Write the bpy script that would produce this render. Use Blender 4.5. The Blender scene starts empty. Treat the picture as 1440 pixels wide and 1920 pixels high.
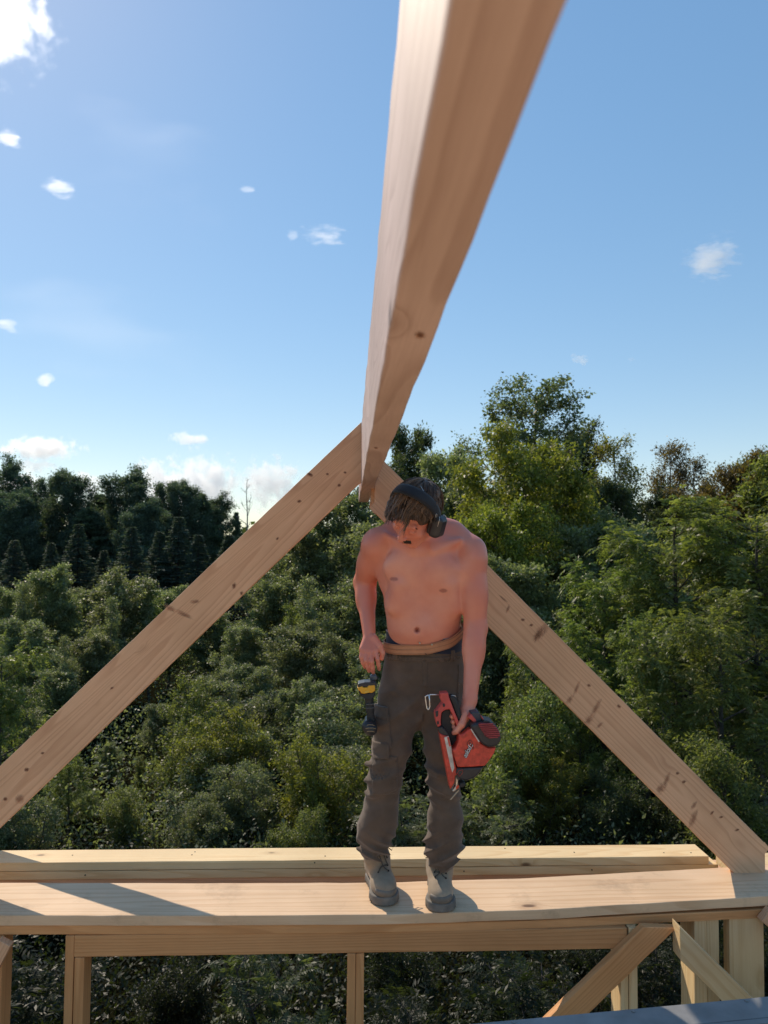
import bpy, bmesh, math, random
import numpy as np
from mathutils import Vector, Matrix

# ------------------------------------------------------------------ camera
S = bpy.context.scene
COL = S.collection
FPX, CXP, CYP = 1400.0, 720.0, 960.0          # focal length and centre in photograph pixels (1440 x 1920)
CAM = np.array([0.0, 0.0, 1.40])
_a, _p, _r = math.radians(2.536), math.radians(2.7), math.radians(0.5)
_f = np.array([math.sin(_a)*math.cos(_p), math.cos(_a)*math.cos(_p), math.sin(_p)])
_r0 = np.array([math.cos(_a), -math.sin(_a), 0.0])
_u0 = np.cross(_r0, _f)
_rt = _r0*math.cos(_r)+_u0*math.sin(_r)
_up = -_r0*math.sin(_r)+_u0*math.cos(_r)
cd = bpy.data.cameras.new('camera')
cam = bpy.data.objects.new('camera', cd); COL.objects.link(cam)
cam.matrix_world = Matrix(((_rt[0], _up[0], -_f[0], CAM[0]), (_rt[1], _up[1], -_f[1], CAM[1]),
                           (_rt[2], _up[2], -_f[2], CAM[2]), (0, 0, 0, 1)))
cd.sensor_fit = 'VERTICAL'; cd.sensor_height = 24.0; cd.sensor_width = 18.0
cd.lens = FPX/1920.0*24.0
cd.clip_start = 0.02; cd.clip_end = 20000
cd.dof.use_dof = True; cd.dof.focus_distance = 3.0; cd.dof.aperture_fstop = 4.0
S.camera = cam

def at(px, py, Y):
    "the point on the plane Y = const that lies along one line of sight"
    d = _f*FPX + _rt*(px-CXP) + _up*(CYP-py)
    t = (Y-CAM[1])/d[1]
    return CAM + d*t

# ------------------------------------------------------------------ sky, sun, exposure
SUN_AZ = math.radians(-33)      # towards the left of +Y
SUN_EL = math.radians(41.9)
W = bpy.data.worlds.new('World'); S.world = W; W.use_nodes = True
wn, wl = W.node_tree.nodes, W.node_tree.links
wn.clear()
wo = wn.new('ShaderNodeOutputWorld'); bg = wn.new('ShaderNodeBackground')
sk = wn.new('ShaderNodeTexSky'); sk.sky_type = 'NISHITA'; sk.sun_disc = False
sk.sun_elevation = SUN_EL; sk.sun_rotation = SUN_AZ
sk.air_density = 1.0; sk.dust_density = 0.15; sk.ozone_density = 1.2; sk.altitude = 100
bg.inputs['Strength'].default_value = 0.15
# the phone compresses the range of the sky: an even tone curve over the whole dome
_m1 = wn.new('ShaderNodeVectorMath'); _m1.operation = 'SCALE'; _m1.inputs['Scale'].default_value = 0.15
_gm = wn.new('ShaderNodeGamma'); _gm.inputs[1].default_value = 0.52
_hs = wn.new('ShaderNodeHueSaturation'); _hs.inputs['Saturation'].default_value = 1.68
_m2 = wn.new('ShaderNodeVectorMath'); _m2.operation = 'SCALE'; _m2.inputs['Scale'].default_value = 0.565/0.15
wl.new(sk.outputs[0], _m1.inputs[0]); wl.new(_m1.outputs[0], _gm.inputs[0]); wl.new(_gm.outputs[0], _hs.inputs['Color']); wl.new(_hs.outputs[0], _m2.inputs[0])
wl.new(_m2.outputs[0], bg.inputs[0]); wl.new(bg.outputs[0], wo.inputs[0])
sd = bpy.data.lights.new('sun', 'SUN'); sun = bpy.data.objects.new('sun', sd); COL.objects.link(sun)
sd.energy = 2.8; sd.angle = math.radians(0.53); sd.color = (1.0, 0.87, 0.70)
_sv = Vector((math.sin(SUN_AZ)*math.cos(SUN_EL), math.cos(SUN_AZ)*math.cos(SUN_EL), math.sin(SUN_EL)))
sun.rotation_euler = _sv.to_track_quat('Z', 'Y').to_euler()
sun.location = (-20, 40, 40)
S.view_settings.view_transform = 'Standard'; S.view_settings.look = 'None'
S.view_settings.gamma = 1.0; S.view_settings.use_curve_mapping = False
S.view_settings.exposure = 0.6
S.render.engine = 'CYCLES'
cy = S.cycles
cy.use_denoising = True
cy.max_bounces = 10; cy.diffuse_bounces = 4; cy.glossy_bounces = 3; cy.transmission_bounces = 5
cy.transparent_max_bounces = 8; cy.volume_bounces = 12
cy.sample_clamp_indirect = 6.0
# ------------------------------------------------------------------ helpers
def tag(o, label=None, cat=None, group=None, kind=None):
    if label: o['label'] = label
    if cat: o['category'] = cat
    if group: o['group'] = group
    if kind: o['kind'] = kind
    return o

def empty(name, loc=(0, 0, 0), rz=0.0):
    o = bpy.data.objects.new(name, None); COL.objects.link(o)
    o.location = loc; o.rotation_euler = (0, 0, rz); o.empty_display_size = 0.1
    return o

def link(name, me, mat=None, parent=None):
    o = bpy.data.objects.new(name, me); COL.objects.link(o)
    if mat is not None and len(me.materials) == 0: me.materials.append(mat)
    if parent is not None: o.parent = parent
    return o

def mesh_np(name, V, Fq, smooth=False, attrs=None):
    "mesh from numpy: V (n,3), Fq (m,k) all faces with k corners"
    me = bpy.data.meshes.new(name)
    V = np.ascontiguousarray(V, dtype=np.float32); Fq = np.ascontiguousarray(Fq, dtype=np.int32)
    m, k = Fq.shape
    me.vertices.add(len(V)); me.vertices.foreach_set('co', V.ravel())
    me.loops.add(m*k); me.loops.foreach_set('vertex_index', Fq.ravel())
    me.polygons.add(m); me.polygons.foreach_set('loop_start', np.arange(0, m*k, k, dtype=np.int32))
    me.polygons.foreach_set('loop_total', np.full(m, k, dtype=np.int32))
    if smooth: me.polygons.foreach_set('use_smooth', np.ones(m, dtype=bool))
    for an, av in (attrs or {}).items():
        a = me.attributes.new(an, 'FLOAT', 'POINT'); a.data.foreach_set('value', np.ascontiguousarray(av, dtype=np.float32))
    me.update(calc_edges=True); me.validate()
    return me

def mesh_pd(name, verts, faces, smooth=False):
    me = bpy.data.meshes.new(name); me.from_pydata([tuple(v) for v in verts], [], [tuple(f) for f in faces]); me.update()
    if smooth: me.polygons.foreach_set('use_smooth', [True]*len(me.polygons))
    return me

class MB:
    "collects boxes, tubes and prisms into one mesh"
    def __init__(s): s.v = []; s.f = []
    def add(s, v, f):
        n = len(s.v); s.v += [tuple(p) for p in v]; s.f += [tuple(i+n for i in q) for q in f]; return s
    def box(s, c, h, R=None):
        R = R or Matrix.Identity(3); c = Vector(c)
        P = [c + R @ Vector((sx*h[0], sy*h[1], sz*h[2])) for sx in (-1, 1) for sy in (-1, 1) for sz in (-1, 1)]
        return s.add(P, [(0, 1, 3, 2), (4, 6, 7, 5), (0, 4, 5, 1), (2, 3, 7, 6), (0, 2, 6, 4), (1, 5, 7, 3)])
    def tube(s, pts, r, n=6, cap=True):
        pts = [Vector(p) for p in pts]
        rs = r if hasattr(r, '__len__') else [r]*len(pts)
        base = len(s.v); ref = Vector((0.31, 0.62, 0.72))
        for i, p in enumerate(pts):
            t = (pts[min(i+1, len(pts)-1)]-pts[max(i-1, 0)]).normalized()
            u = t.cross(ref)
            if u.length < 0.05: u = t.cross(Vector((1, 0, 0)))
            u.normalize(); w = t.cross(u)
            for k in range(n):
                a = 2*math.pi*k/n
                s.v.append(tuple(p + (u*math.cos(a)+w*math.sin(a))*rs[i]))
        for i in range(len(pts)-1):
            for k in range(n):
                a, b = base+i*n+k, base+i*n+(k+1) % n
                s.f.append((a, b, b+n, a+n))
        if cap:
            s.f.append(tuple(base+k for k in reversed(range(n)))); s.f.append(tuple(base+(len(pts)-1)*n+k for k in range(n)))
        return s
    def prism(s, poly, M, t):
        "2-D outline extruded by t along local z, placed by the 4x4 matrix M"
        n = len(poly); base = len(s.v)
        for z in (0, t):
            for x, y in poly: s.v.append(tuple(M @ Vector((x, y, z))))
        s.f.append(tuple(base+k for k in reversed(range(n)))); s.f.append(tuple(base+n+k for k in range(n)))
        for k in range(n):
            j = (k+1) % n; s.f.append((base+k, base+j, base+n+j, base+n+k))
        return s
    def build(s, name, mat=None, parent=None, smooth=False, bevel=0.0, seg=2):
        me = mesh_pd(name, s.v, s.f, smooth)
        o = link(name, me, mat, parent)
        if bevel:
            b = o.modifiers.new('bevel', 'BEVEL'); b.width = bevel; b.segments = seg; b.limit_method = 'ANGLE'; b.angle_limit = math.radians(35)
        return o

# --- node helpers
def mat_new(name):
    m = bpy.data.materials.new(name); m.use_nodes = True
    nt = m.node_tree; b = nt.nodes['Principled BSDF']
    return m, nt, b
def nd(nt, t, **kw):
    n = nt.nodes.new(t)
    for k, v in kw.items():
        if k.startswith('i_'):
            key = k[2:]; key = int(key) if key.isdigit() else key
            n.inputs[key].default_value = v
        else: setattr(n, k, v)
    return n
def lk(nt, a, b): nt.links.new(a, b)
def ramp(nt, fac, stops):
    r = nt.nodes.new('ShaderNodeValToRGB'); e = r.color_ramp.elements
    while len(e) > 1: e.remove(e[-1])
    e[0].position = stops[0][0]; c = stops[0][1]; e[0].color = (*c, 1) if len(c) == 3 else c
    for p, c in stops[1:]:
        q = e.new(p); q.color = (*c, 1) if len(c) == 3 else c
    lk(nt, fac, r.inputs[0]); return r
def mixc(nt, fac, a, b, mode='MIX'):
    m = nt.nodes.new('ShaderNodeMix'); m.data_type = 'RGBA'; m.blend_type = mode
    if hasattr(fac, 'links') or hasattr(fac, 'is_linked'): lk(nt, fac, m.inputs[0])
    else: m.inputs[0].default_value = fac
    for s, i in ((a, 6), (b, 7)):
        if hasattr(s, 'is_linked'): lk(nt, s, m.inputs[i])
        else: m.inputs[i].default_value = (*s, 1)
    return m.outputs[2]
def math_(nt, op, a, b=None, clamp=False):
    m = nt.nodes.new('ShaderNodeMath'); m.operation = op; m.use_clamp = clamp
    for s, i in ((a, 0), (b, 1)):
        if s is None: continue
        if hasattr(s, 'is_linked'): lk(nt, s, m.inputs[i])
        else: m.inputs[i].default_value = s
    return m.outputs[0]

def wood(name, c_light, c_dark, c_knot, knots=0.5, ring=26.0, rough=0.62, warp=1.0, stain=0.0, along=0.16):
    "sawn softwood; the board's own X axis is the grain direction"
    m, nt, b = mat_new(name)
    tc = nd(nt, 'ShaderNodeTexCoord'); oi = nd(nt, 'ShaderNodeObjectInfo')
    off = nd(nt, 'ShaderNodeVectorMath', operation='SCALE'); off.inputs['Scale'].default_value = 37.0
    cmb = nd(nt, 'ShaderNodeCombineXYZ'); lk(nt, oi.outputs['Random'], cmb.inputs[0]); lk(nt, oi.outputs['Random'], cmb.inputs[1]); lk(nt, oi.outputs['Random'], cmb.inputs[2])
    lk(nt, cmb.outputs[0], off.inputs[0])
    add = nd(nt, 'ShaderNodeVectorMath', operation='ADD'); lk(nt, tc.outputs['Object'], add.inputs[0]); lk(nt, off.outputs[0], add.inputs[1])
    P = add.outputs[0]
    # knots: sparse cells stretched along the grain
    mk = nd(nt, 'ShaderNodeMapping'); mk.inputs['Scale'].default_value = (3.6, 8.0, 8.0); lk(nt, P, mk.inputs[0])
    vo = nd(nt, 'ShaderNodeTexVoronoi'); vo.inputs['Scale'].default_value = 1.0; lk(nt, mk.outputs[0], vo.inputs['Vector'])
    sep = nd(nt, 'ShaderNodeSeparateColor'); lk(nt, vo.outputs['Color'], sep.inputs[0])
    sel = math_(nt, 'LESS_THAN', sep.outputs[0], knots)
    size = math_(nt, 'MULTIPLY_ADD', sep.outputs[1], 0.11); size.node.inputs[2].default_value = 0.035
    rel = math_(nt, 'DIVIDE', vo.outputs['Distance'], size)
    kn = nd(nt, 'ShaderNodeMapRange', interpolation_type='SMOOTHSTEP'); kn.inputs[1].default_value = 1.15; kn.inputs[2].default_value = 0.55
    lk(nt, rel, kn.inputs[0])
    knot = math_(nt, 'MULTIPLY', kn.outputs[0], sel)
    bulge = nd(nt, 'ShaderNodeMapRange', interpolation_type='SMOOTHSTEP'); bulge.inputs[1].default_value = 3.0; bulge.inputs[2].default_value = 0.3
    lk(nt, rel, bulge.inputs[0]); bul = math_(nt, 'MULTIPLY', bulge.outputs[0], sel)
    # growth rings
    mg = nd(nt, 'ShaderNodeMapping'); mg.inputs['Scale'].default_value = (along, 5.0, 5.0); lk(nt, P, mg.inputs[0])
    n1 = nd(nt, 'ShaderNodeTexNoise'); n1.inputs['Scale'].default_value = 1.0; n1.inputs['Detail'].default_value = 1.6; n1.inputs['Roughness'].default_value = 0.45; lk(nt, mg.outputs[0], n1.inputs['Vector'])
    h = math_(nt, 'MULTIPLY_ADD', bul, 0.05*warp); lk(nt, n1.outputs[0], h.node.inputs[2])
    ph = math_(nt, 'MULTIPLY', h, ring)
    fr = math_(nt, 'FRACT', ph)
    late = ramp(nt, fr, [(0.0, (0.1,)*3), (0.55, (0.35,)*3), (0.86, (1, 1, 1)), (0.95, (0.75,)*3), (1.0, (0.1,)*3)])
    mf = nd(nt, 'ShaderNodeMapping'); mf.inputs['Scale'].default_value = (9, 260, 260); lk(nt, P, mf.inputs[0])
    n2 = nd(nt, 'ShaderNodeTexNoise'); n2.inputs['Scale'].default_value = 1.0; n2.inputs['Detail'].default_value = 4; lk(nt, mf.outputs[0], n2.inputs['Vector'])
    n3 = nd(nt, 'ShaderNodeTexNoise'); n3.inputs['Scale'].default_value = 2.3; n3.inputs['Detail'].default_value = 4; lk(nt, P, n3.inputs['Vector'])
    g = math_(nt, 'MULTIPLY', late.outputs[0], 0.5)
    g2 = math_(nt, 'MULTIPLY_ADD', n2.outputs[0], 0.55); lk(nt, g, g2.node.inputs[2])
    g3 = math_(nt, 'SUBTRACT', g2, 0.12, True)
    col = mixc(nt, g3, c_light, c_dark)
    blot = ramp(nt, n3.outputs[0], [(0.3, (0.86, 0.84, 0.82)), (0.7, (1.08, 1.08, 1.1))])
    col = mixc(nt, 1.0, col, blot.outputs[0], 'MULTIPLY')
    per = ramp(nt, oi.outputs['Random'], [(0, (0.92, 0.9, 0.88)), (1, (1.05, 1.04, 1.03))])
    col = mixc(nt, 1.0, col, per.outputs[0], 'MULTIPLY')
    halo = math_(nt, 'MULTIPLY', bul, 0.30)
    col = mixc(nt, halo, col, c_knot)
    kc = math_(nt, 'MULTIPLY', knot, 0.9)
    col = mixc(nt, kc, col, tuple(x*0.45 for x in c_knot))
    if stain:
        n4 = nd(nt, 'ShaderNodeTexNoise'); n4.inputs['Scale'].default_value = 5; n4.inputs['Detail'].default_value = 6; n4.inputs['Roughness'].default_value = 0.7; lk(nt, P, n4.inputs['Vector'])
        sr = ramp(nt, n4.outputs[0], [(0.56, (0, 0, 0)), (0.72, (1, 1, 1))])
        sf = math_(nt, 'MULTIPLY', sr.outputs[0], stain)
        col = mixc(nt, sf, col, (0.20, 0.12, 0.07))
    lk(nt, col, b.inputs['Base Color'])
    b.inputs['Roughness'].default_value = rough; b.inputs['Specular IOR Level'].default_value = 0.35
    bp = nd(nt, 'ShaderNodeBump'); bp.inputs['Strength'].default_value = 0.35; bp.inputs['Distance'].default_value = 0.0015
    hh = math_(nt, 'ADD', n2.outputs[0], late.outputs[0]); lk(nt, hh, bp.inputs['Height'])
    lk(nt, bp.outputs[0], b.inputs['Normal'])
    return m

def plain(name, col, rough=0.5, metal=0.0, vary=0.15, scale=30.0, spec=0.5, bump=0.0):
    m, nt, b = mat_new(name)
    tc = nd(nt, 'ShaderNodeTexCoord')
    n = nd(nt, 'ShaderNodeTexNoise'); n.inputs['Scale'].default_value = scale; n.inputs['Detail'].default_value = 5; lk(nt, tc.outputs['Object'], n.inputs['Vector'])
    r = ramp(nt, n.outputs[0], [(0.3, tuple(c*(1-vary) for c in col)), (0.7, tuple(min(1, c*(1+vary)) for c in col))])
    lk(nt, r.outputs[0], b.inputs['Base Color'])
    b.inputs['Roughness'].default_value = rough; b.inputs['Metallic'].default_value = metal; b.inputs['Specular IOR Level'].default_value = spec
    if bump:
        bp = nd(nt, 'ShaderNodeBump'); bp.inputs['Strength'].default_value = 0.5; bp.inputs['Distance'].default_value = bump
        lk(nt, n.outputs[0], bp.inputs['Height']); lk(nt, bp.outputs[0], b.inputs['Normal'])
    return m
# ------------------------------------------------------------------ lumber
FIR = wood('fir_board', (0.78, 0.49, 0.29), (0.52, 0.27, 0.145), (0.27, 0.11, 0.055), knots=0.42, ring=34)
FIR_RIDGE = wood('fir_ridge_board', (0.60, 0.46, 0.41), (0.40, 0.275, 0.235), (0.20, 0.10, 0.06), knots=0.15, ring=15, warp=3.0, along=0.8)
SPRUCE = wood('spruce_board', (0.84, 0.66, 0.38), (0.66, 0.43, 0.20), (0.33, 0.17, 0.07), knots=0.42, ring=30)
PLANKW = wood('plank_wood', (0.80, 0.58, 0.37), (0.60, 0.37, 0.20), (0.30, 0.15, 0.07), knots=0.22, ring=16, warp=1.3, stain=0.35)
FIRO = wood('fir_orange', (0.72, 0.38, 0.16), (0.50, 0.225, 0.08), (0.25, 0.10, 0.04), knots=0.40, ring=26)

RB = random.Random(5)
def board(name, p0, p1, w, t, up=(0, 0, 1), mat=None, parent=None, seg=10, jit=0.0009, bend=None, cut0=0.0, cut1=0.0, bevel=0.003):
    """a sawn board from p0 to p1; t across, w along `up`; cut0 / cut1 shear the ends along the width (plumb cuts);
    bend(s, u) -> (dy, dz) offsets along the length"""
    p0, p1 = Vector(p0), Vector(p1); L = (p1-p0).length
    x = (p1-p0).normalized(); z = Vector(up); z = (z-x*z.dot(x)).normalized(); y = z.cross(x)
    V = []; F = []
    for i in range(seg+1):
        s = i/seg
        for (a, c) in ((-1, -1), (1, -1), (1, 1), (-1, 1)):
            dx = 0.0
            if i == 0: dx = cut0*c*0.5
            if i == seg: dx = cut1*c*0.5
            jy, jz = (RB.uniform(-jit, jit), RB.uniform(-jit, jit)) if 0 < i < seg else (0, 0)
            by, bz = bend(s) if bend else (0, 0)
            V.append((s*L+dx, a*t/2+jy+by, c*w/2+jz+bz))
    for i in range(seg):
        for k in range(4):
            a, b2 = i*4+k, i*4+(k+1) % 4
            F.append((a, b2, b2+4, a+4))
    F.append((3, 2, 1, 0)); n = seg*4; F.append((n, n+1, n+2, n+3))
    me = mesh_pd(name, V, F)
    o = link(name, me, mat, parent)
    M = Matrix((x, y, z)).transposed().to_4x4(); M.translation = p0
    if parent is not None: M = Matrix.Translation(-parent.location) @ M
    o.matrix_local = M
    bv = o.modifiers.new('bevel', 'BEVEL'); bv.width = bevel; bv.segments = 2; bv.limit_method = 'ANGLE'; bv.angle_limit = math.radians(40)
    return o

# ridge beam over the camera
RZ0, RZ1, RX0, RX1 = 1.654, 1.942, 0.0425, 0.0995
ridge = board('ridge_beam', ((RX0+RX1)/2, -0.7, (RZ0+RZ1)/2), ((RX0+RX1)/2, 4.22, (RZ0+RZ1)/2), RZ1-RZ0, RX1-RX0, mat=FIR_RIDGE, seg=60, jit=0.0012, bevel=0.004)
tag(ridge, 'long pale ridge beam passing overhead and resting on the rafter peak', 'beam')
sp = MB()
for k in range(26):
    yy = RB.uniform(0.9, 4.1); side = RB.choice((0, 1)); xx = RX1 if side else RX0
    q = Vector((xx, yy, RZ0+0.003))
    d = Vector(((1 if side else -1)*RB.uniform(0.2, 1), RB.uniform(-1, 1), RB.uniform(-0.7, 0.5))).normalized()*RB.uniform(0.004, 0.014)
    sp.tube([q, q+d*0.6+Vector((0, 0, 0.002)), q+d], [0.0009, 0.0007, 0.0003], 4)
sp.build('splinter', FIR_RIDGE, ridge)

SL = 0.985; CA = math.cos(math.atan(SL)); SA = math.sin(math.atan(SL))
RD = 0.186
RY0, RY1 = 3.212, 3.25
YM = (RY0+RY1)/2
def rafter(name, xr, ztop, sgn, foot_z, mat):
    # centreline from ridge to foot; sgn = -1 left, +1 right
    vd = RD/CA
    pr = Vector((xr, YM, ztop-vd/2))
    tt = (pr.z-foot_z)/SL
    pf = Vector((xr+sgn*tt, YM, foot_z))
    # end faces are plumb: shear along the width
    c = RD*SL
    return board(name, pr, pf, RD, RY1-RY0, mat=mat, seg=40, jit=0.0008, cut0=-c, cut1=-c)
rl = rafter('rafter', RX0-0.001, 1.942, -1, -0.02, FIR)
tag(rl, 'sloping knotty fir rafter running up to the ridge from the left edge', 'rafter')
rr = rafter('rafter', RX1+0.001, 1.812, 1, 0.005, FIR)
tag(rr, 'sloping knotty fir rafter running down to the right, behind the man', 'rafter')

RY = YM
YM = RY+0.384
_RD = RD; RD = 0.165
r2 = rafter('rafter', RX0-0.001, 1.957, -1, -0.05, FIR)
tag(r2, 'outer rafter hidden right behind the left one, throwing a shadow band on the plank', 'rafter')
YM = RY; RD = _RD

# far gable plate: two laminations flat and a lower strip
gp = empty('gable_plate', (0, 3.49, 0))
tag(gp, 'pale doubled spruce wall plate behind the man, on the far side of the rafters', 'wall plate')
board('plank', (-2.6, 3.49, -0.019), (1.655, 3.49, -0.019), 0.037, 0.14, mat=SPRUCE, parent=gp, seg=24)
board('plank', (-2.6, 3.492, -0.058), (1.70, 3.492, -0.058), 0.037, 0.14, mat=SPRUCE, parent=gp, seg=24)
board('plank', (-2.6, 3.50, -0.098), (2.4, 3.50, -0.098), 0.04, 0.14, mat=FIR, parent=gp, seg=24)
bk = board('blocking', (1.69, 3.36, -0.012), (2.2, 3.36, -0.012), 0.045, 0.135, mat=SPRUCE, seg=6)
tag(bk, 'short cream offcut of spruce lying under the foot of the right rafter', 'wood block')

# plank the man stands on (bends a little in plan and sags)
def pl_bend(s):
    X = -2.6+5.0*s
    f = np.interp(X, [-2.6, -1.3, -0.6, 0.14, 0.75, 1.7, 2.4], [0.03, 0.02, 0.004, -0.004, 0.012, 0.075, 0.12])
    z = np.interp(X, [-2.6, -1.3, -0.6, 0.14, 0.75, 1.7, 2.4], [0.0, 0.0, -0.002, -0.004, 0.0, 0.012, 0.018])
    return (f, z)
PY0 = 2.925; PW = 0.277
pk = board('walk_plank', (-2.6, PY0+PW/2, -0.019), (2.4, PY0+PW/2, -0.019), 0.038, PW, mat=PLANKW, seg=60, bend=pl_bend)
tag(pk, 'wide pale plank lying flat under the boots of the man', 'plank')

# ---- knots: dark discs of branch wood, a hair proud of the sawn face
def knot_mat(name, cols, amax):
    m, nt, b = mat_new(name)
    tc = nd(nt, 'ShaderNodeTexCoord'); ln = nd(nt, 'ShaderNodeVectorMath', operation='LENGTH'); lk(nt, tc.outputs['Object'], ln.inputs[0])
    oi = nd(nt, 'ShaderNodeObjectInfo')
    sp_ = nd(nt, 'ShaderNodeVectorMath', operation='ADD'); lk(nt, tc.outputs['Object'], sp_.inputs[0]); lk(nt, oi.outputs['Location'], sp_.inputs[1])
    n = nd(nt, 'ShaderNodeTexNoise'); n.inputs['Scale'].default_value = 2.2; n.inputs['Detail'].default_value = 4; lk(nt, sp_.outputs[0], n.inputs['Vector'])
    r0 = math_(nt, 'MULTIPLY_ADD', n.outputs[0], 0.9); lk(nt, ln.outputs['Value'], r0.node.inputs[2])
    c = ramp(nt, r0, [(0.45, cols[0]), (0.75, cols[1]), (1.1, cols[2])]); lk(nt, c.outputs[0], b.inputs['Base Color'])
    a = nd(nt, 'ShaderNodeMapRange', interpolation_type='SMOOTHSTEP'); a.inputs[1].default_value = 1.35; a.inputs[2].default_value = 0.6; a.inputs[4].default_value = amax; lk(nt, r0, a.inputs[0])
    lk(nt, a.outputs[0], b.inputs['Alpha']); b.inputs['Roughness'].default_value = 0.55
    return m
KNOT = knot_mat('knot_wood', ((0.07, 0.024, 0.012), (0.20, 0.08, 0.038), (0.38, 0.19, 0.10)), 0.9)
SMEAR = knot_mat('knot_smear', ((0.24, 0.105, 0.055), (0.36, 0.18, 0.10), (0.46, 0.25, 0.145)), 0.55)
_kv = [(0, 0, 0.0)]+[(math.cos(a)*r, math.sin(a)*r, 0) for r in (0.55, 1.0) for a in np.linspace(0, 2*math.pi, 14, endpoint=False)]
_kf = [(0, 1+i, 1+(i+1) % 14) for i in range(14)]+[(1+i, 15+i, 15+(i+1) % 14, 1+(i+1) % 14) for i in range(14)]
_km = mesh_pd('knot', _kv, _kf); _km.materials.append(KNOT)
def knot(parent, P, nrm, ang, a, b):
    nrm = Vector(nrm).normalized(); x = Vector((math.cos(ang), 0, math.sin(ang))) if abs(nrm.z) < 0.5 else Vector((math.cos(ang), math.sin(ang), 0))
    x = (x-nrm*x.dot(nrm)).normalized(); y = nrm.cross(x)
    o = bpy.data.objects.new('knot', _km); COL.objects.link(o); o.parent = parent
    if a > 0.0225: o.material_slots[0].link = 'OBJECT'; o.material_slots[0].material = SMEAR
    M = Matrix((x*a, y*b, nrm)).transposed().to_4x4(); M.translation = Vector(P)+nrm*0.0012
    o.matrix_parent_inverse = parent.matrix_basis.inverted(); o.matrix_basis = M
    return o
for px, py, ang, a, b in [(318, 1140, -0.5, 20, 7), (345, 1152, -0.45, 26, 6), (366, 1128, 0.1, 14, 5), (439, 1098, 1.3, 9, 5), (453, 1112, 1.2, 6, 4), (561, 940, 0.2, 6, 4), (581, 890, -0.4, 9, 5), (636, 910, 0.5, 5, 4), (614, 889, 0, 4, 3), (647, 886, 0, 4, 3), (50, 1443, 0.3, 7, 5), (37, 1498, 0.8, 13, 11), (10, 1498, 0.3, 6, 5), (80, 1412, 0.2, 5, 3), (210, 1290, 0.6, 5, 3), (520, 1010, 0.8, 5, 3)]:
    knot(rl, at(px, py, RY0), (0, -1, 0), ang, a*0.0023, b*0.0023)
for px, py, ang, a, b in [(1008, 1192, 1.0, 18, 9), (1014, 1184, 0.9, 26, 13), (952, 1142, 1.2, 12, 4), (943, 1122, -0.7, 16, 3), (980, 1162, 0, 6, 4), (996, 1172, 0.3, 5, 4), (1081, 1291, 1.15, 20, 5), (1068, 1312, 0.9, 12, 7), (1117, 1328, 1.05, 24, 7), (1104, 1350, 0.8, 16, 10), (1124, 1360, 0.7, 10, 5), (1104, 1285, -0.5, 5, 4), (1160, 1324, -0.7, 6, 4), (1250, 1462, 1.2, 20, 6), (1240, 1478, 0.8, 18, 10), (1301, 1510, 1.0, 13, 5), (1300, 1535, 1.2, 26, 8), (1270, 1450, 0.2, 5, 4), (1282, 1466, 0.5, 6, 4), (1352, 1532, 0.3, 6, 3), (1335, 1524, 0.9, 7, 3), (1382, 1556, 0.4, 7, 3)]:
    knot(rr, at(px, py, RY0), (0, -1, 0), ang, a*0.0023, b*0.0023)
for X_, Y_, a, b in [(0.080, 0.88, 0.020, 0.009), (0.062, 1.9, 0.02, 0.007)]: knot(ridge, (X_, Y_, RZ0), (0, 0, -1), 1.4, a, b)

NAIL = plain('nail_head', (0.06, 0.055, 0.05), 0.5, 0.6)
def nail(parent, P, nrm, r=0.0032):
    n = Vector(nrm); q = MB().tube([Vector(P)-n*0.004-parent.location, Vector(P)+n*0.0009-parent.location], r, 8).build('nail', NAIL); q.parent = parent
    if parent.type == 'MESH': q.matrix_parent_inverse = parent.matrix_basis.inverted(); q.location = parent.location
    return q
for px in (135, 360, 363, 610, 840, 950, 1075, 1240, 1290): nail(gp, (at(px, 1600, 3.49)[0], 3.45+0.08*RB.random(), 0.0), (0, 0, 1))
for px in (100, 160, 590, 870, 1110): nail(gp, (at(px, 1620, 3.42)[0], 3.4205, -0.012-0.045*(RB.random() > 0.5)), (0, -1, 0))
# framed wall below the plank
def w_bend(s):
    X = -2.6+5.0*s
    return (0.8*np.interp(X, [-2.6, -1.3, -0.6, 0.14, 0.75, 1.7, 2.4], [0.03, 0.02, 0.004, -0.004, 0.012, 0.075, 0.12]),
            np.interp(X, [-2.6, -1.3, 0.14, 0.75, 1.7, 2.4], [0, 0, -0.003, -0.004, 0.004, 0.006]))
WY = PY0+0.012+0.07
wp = board('wall_top_plate', (-2.6, WY, -0.058), (2.4, WY, -0.058), 0.034, 0.14, mat=FIRO, seg=50, bend=w_bend)
tag(wp, 'long top plate of the framed wall directly under the walked plank', 'wall plate')
def atz(px, py, Y): return Vector(at(px, py, Y))
WF = PY0+0.016      # front of the studs
hx0, hx1 = at(139, 1770, WF)[0], at(1176, 1760, WF)[0]
hd = board('header_beam', (hx0, WF+0.03, -0.116), (hx1, WF+0.03, -0.116), 0.08, 0.06, mat=FIRO, seg=20)
tag(hd, 'horizontal opening header under the top plate, between the left and right studs', 'beam')
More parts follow.
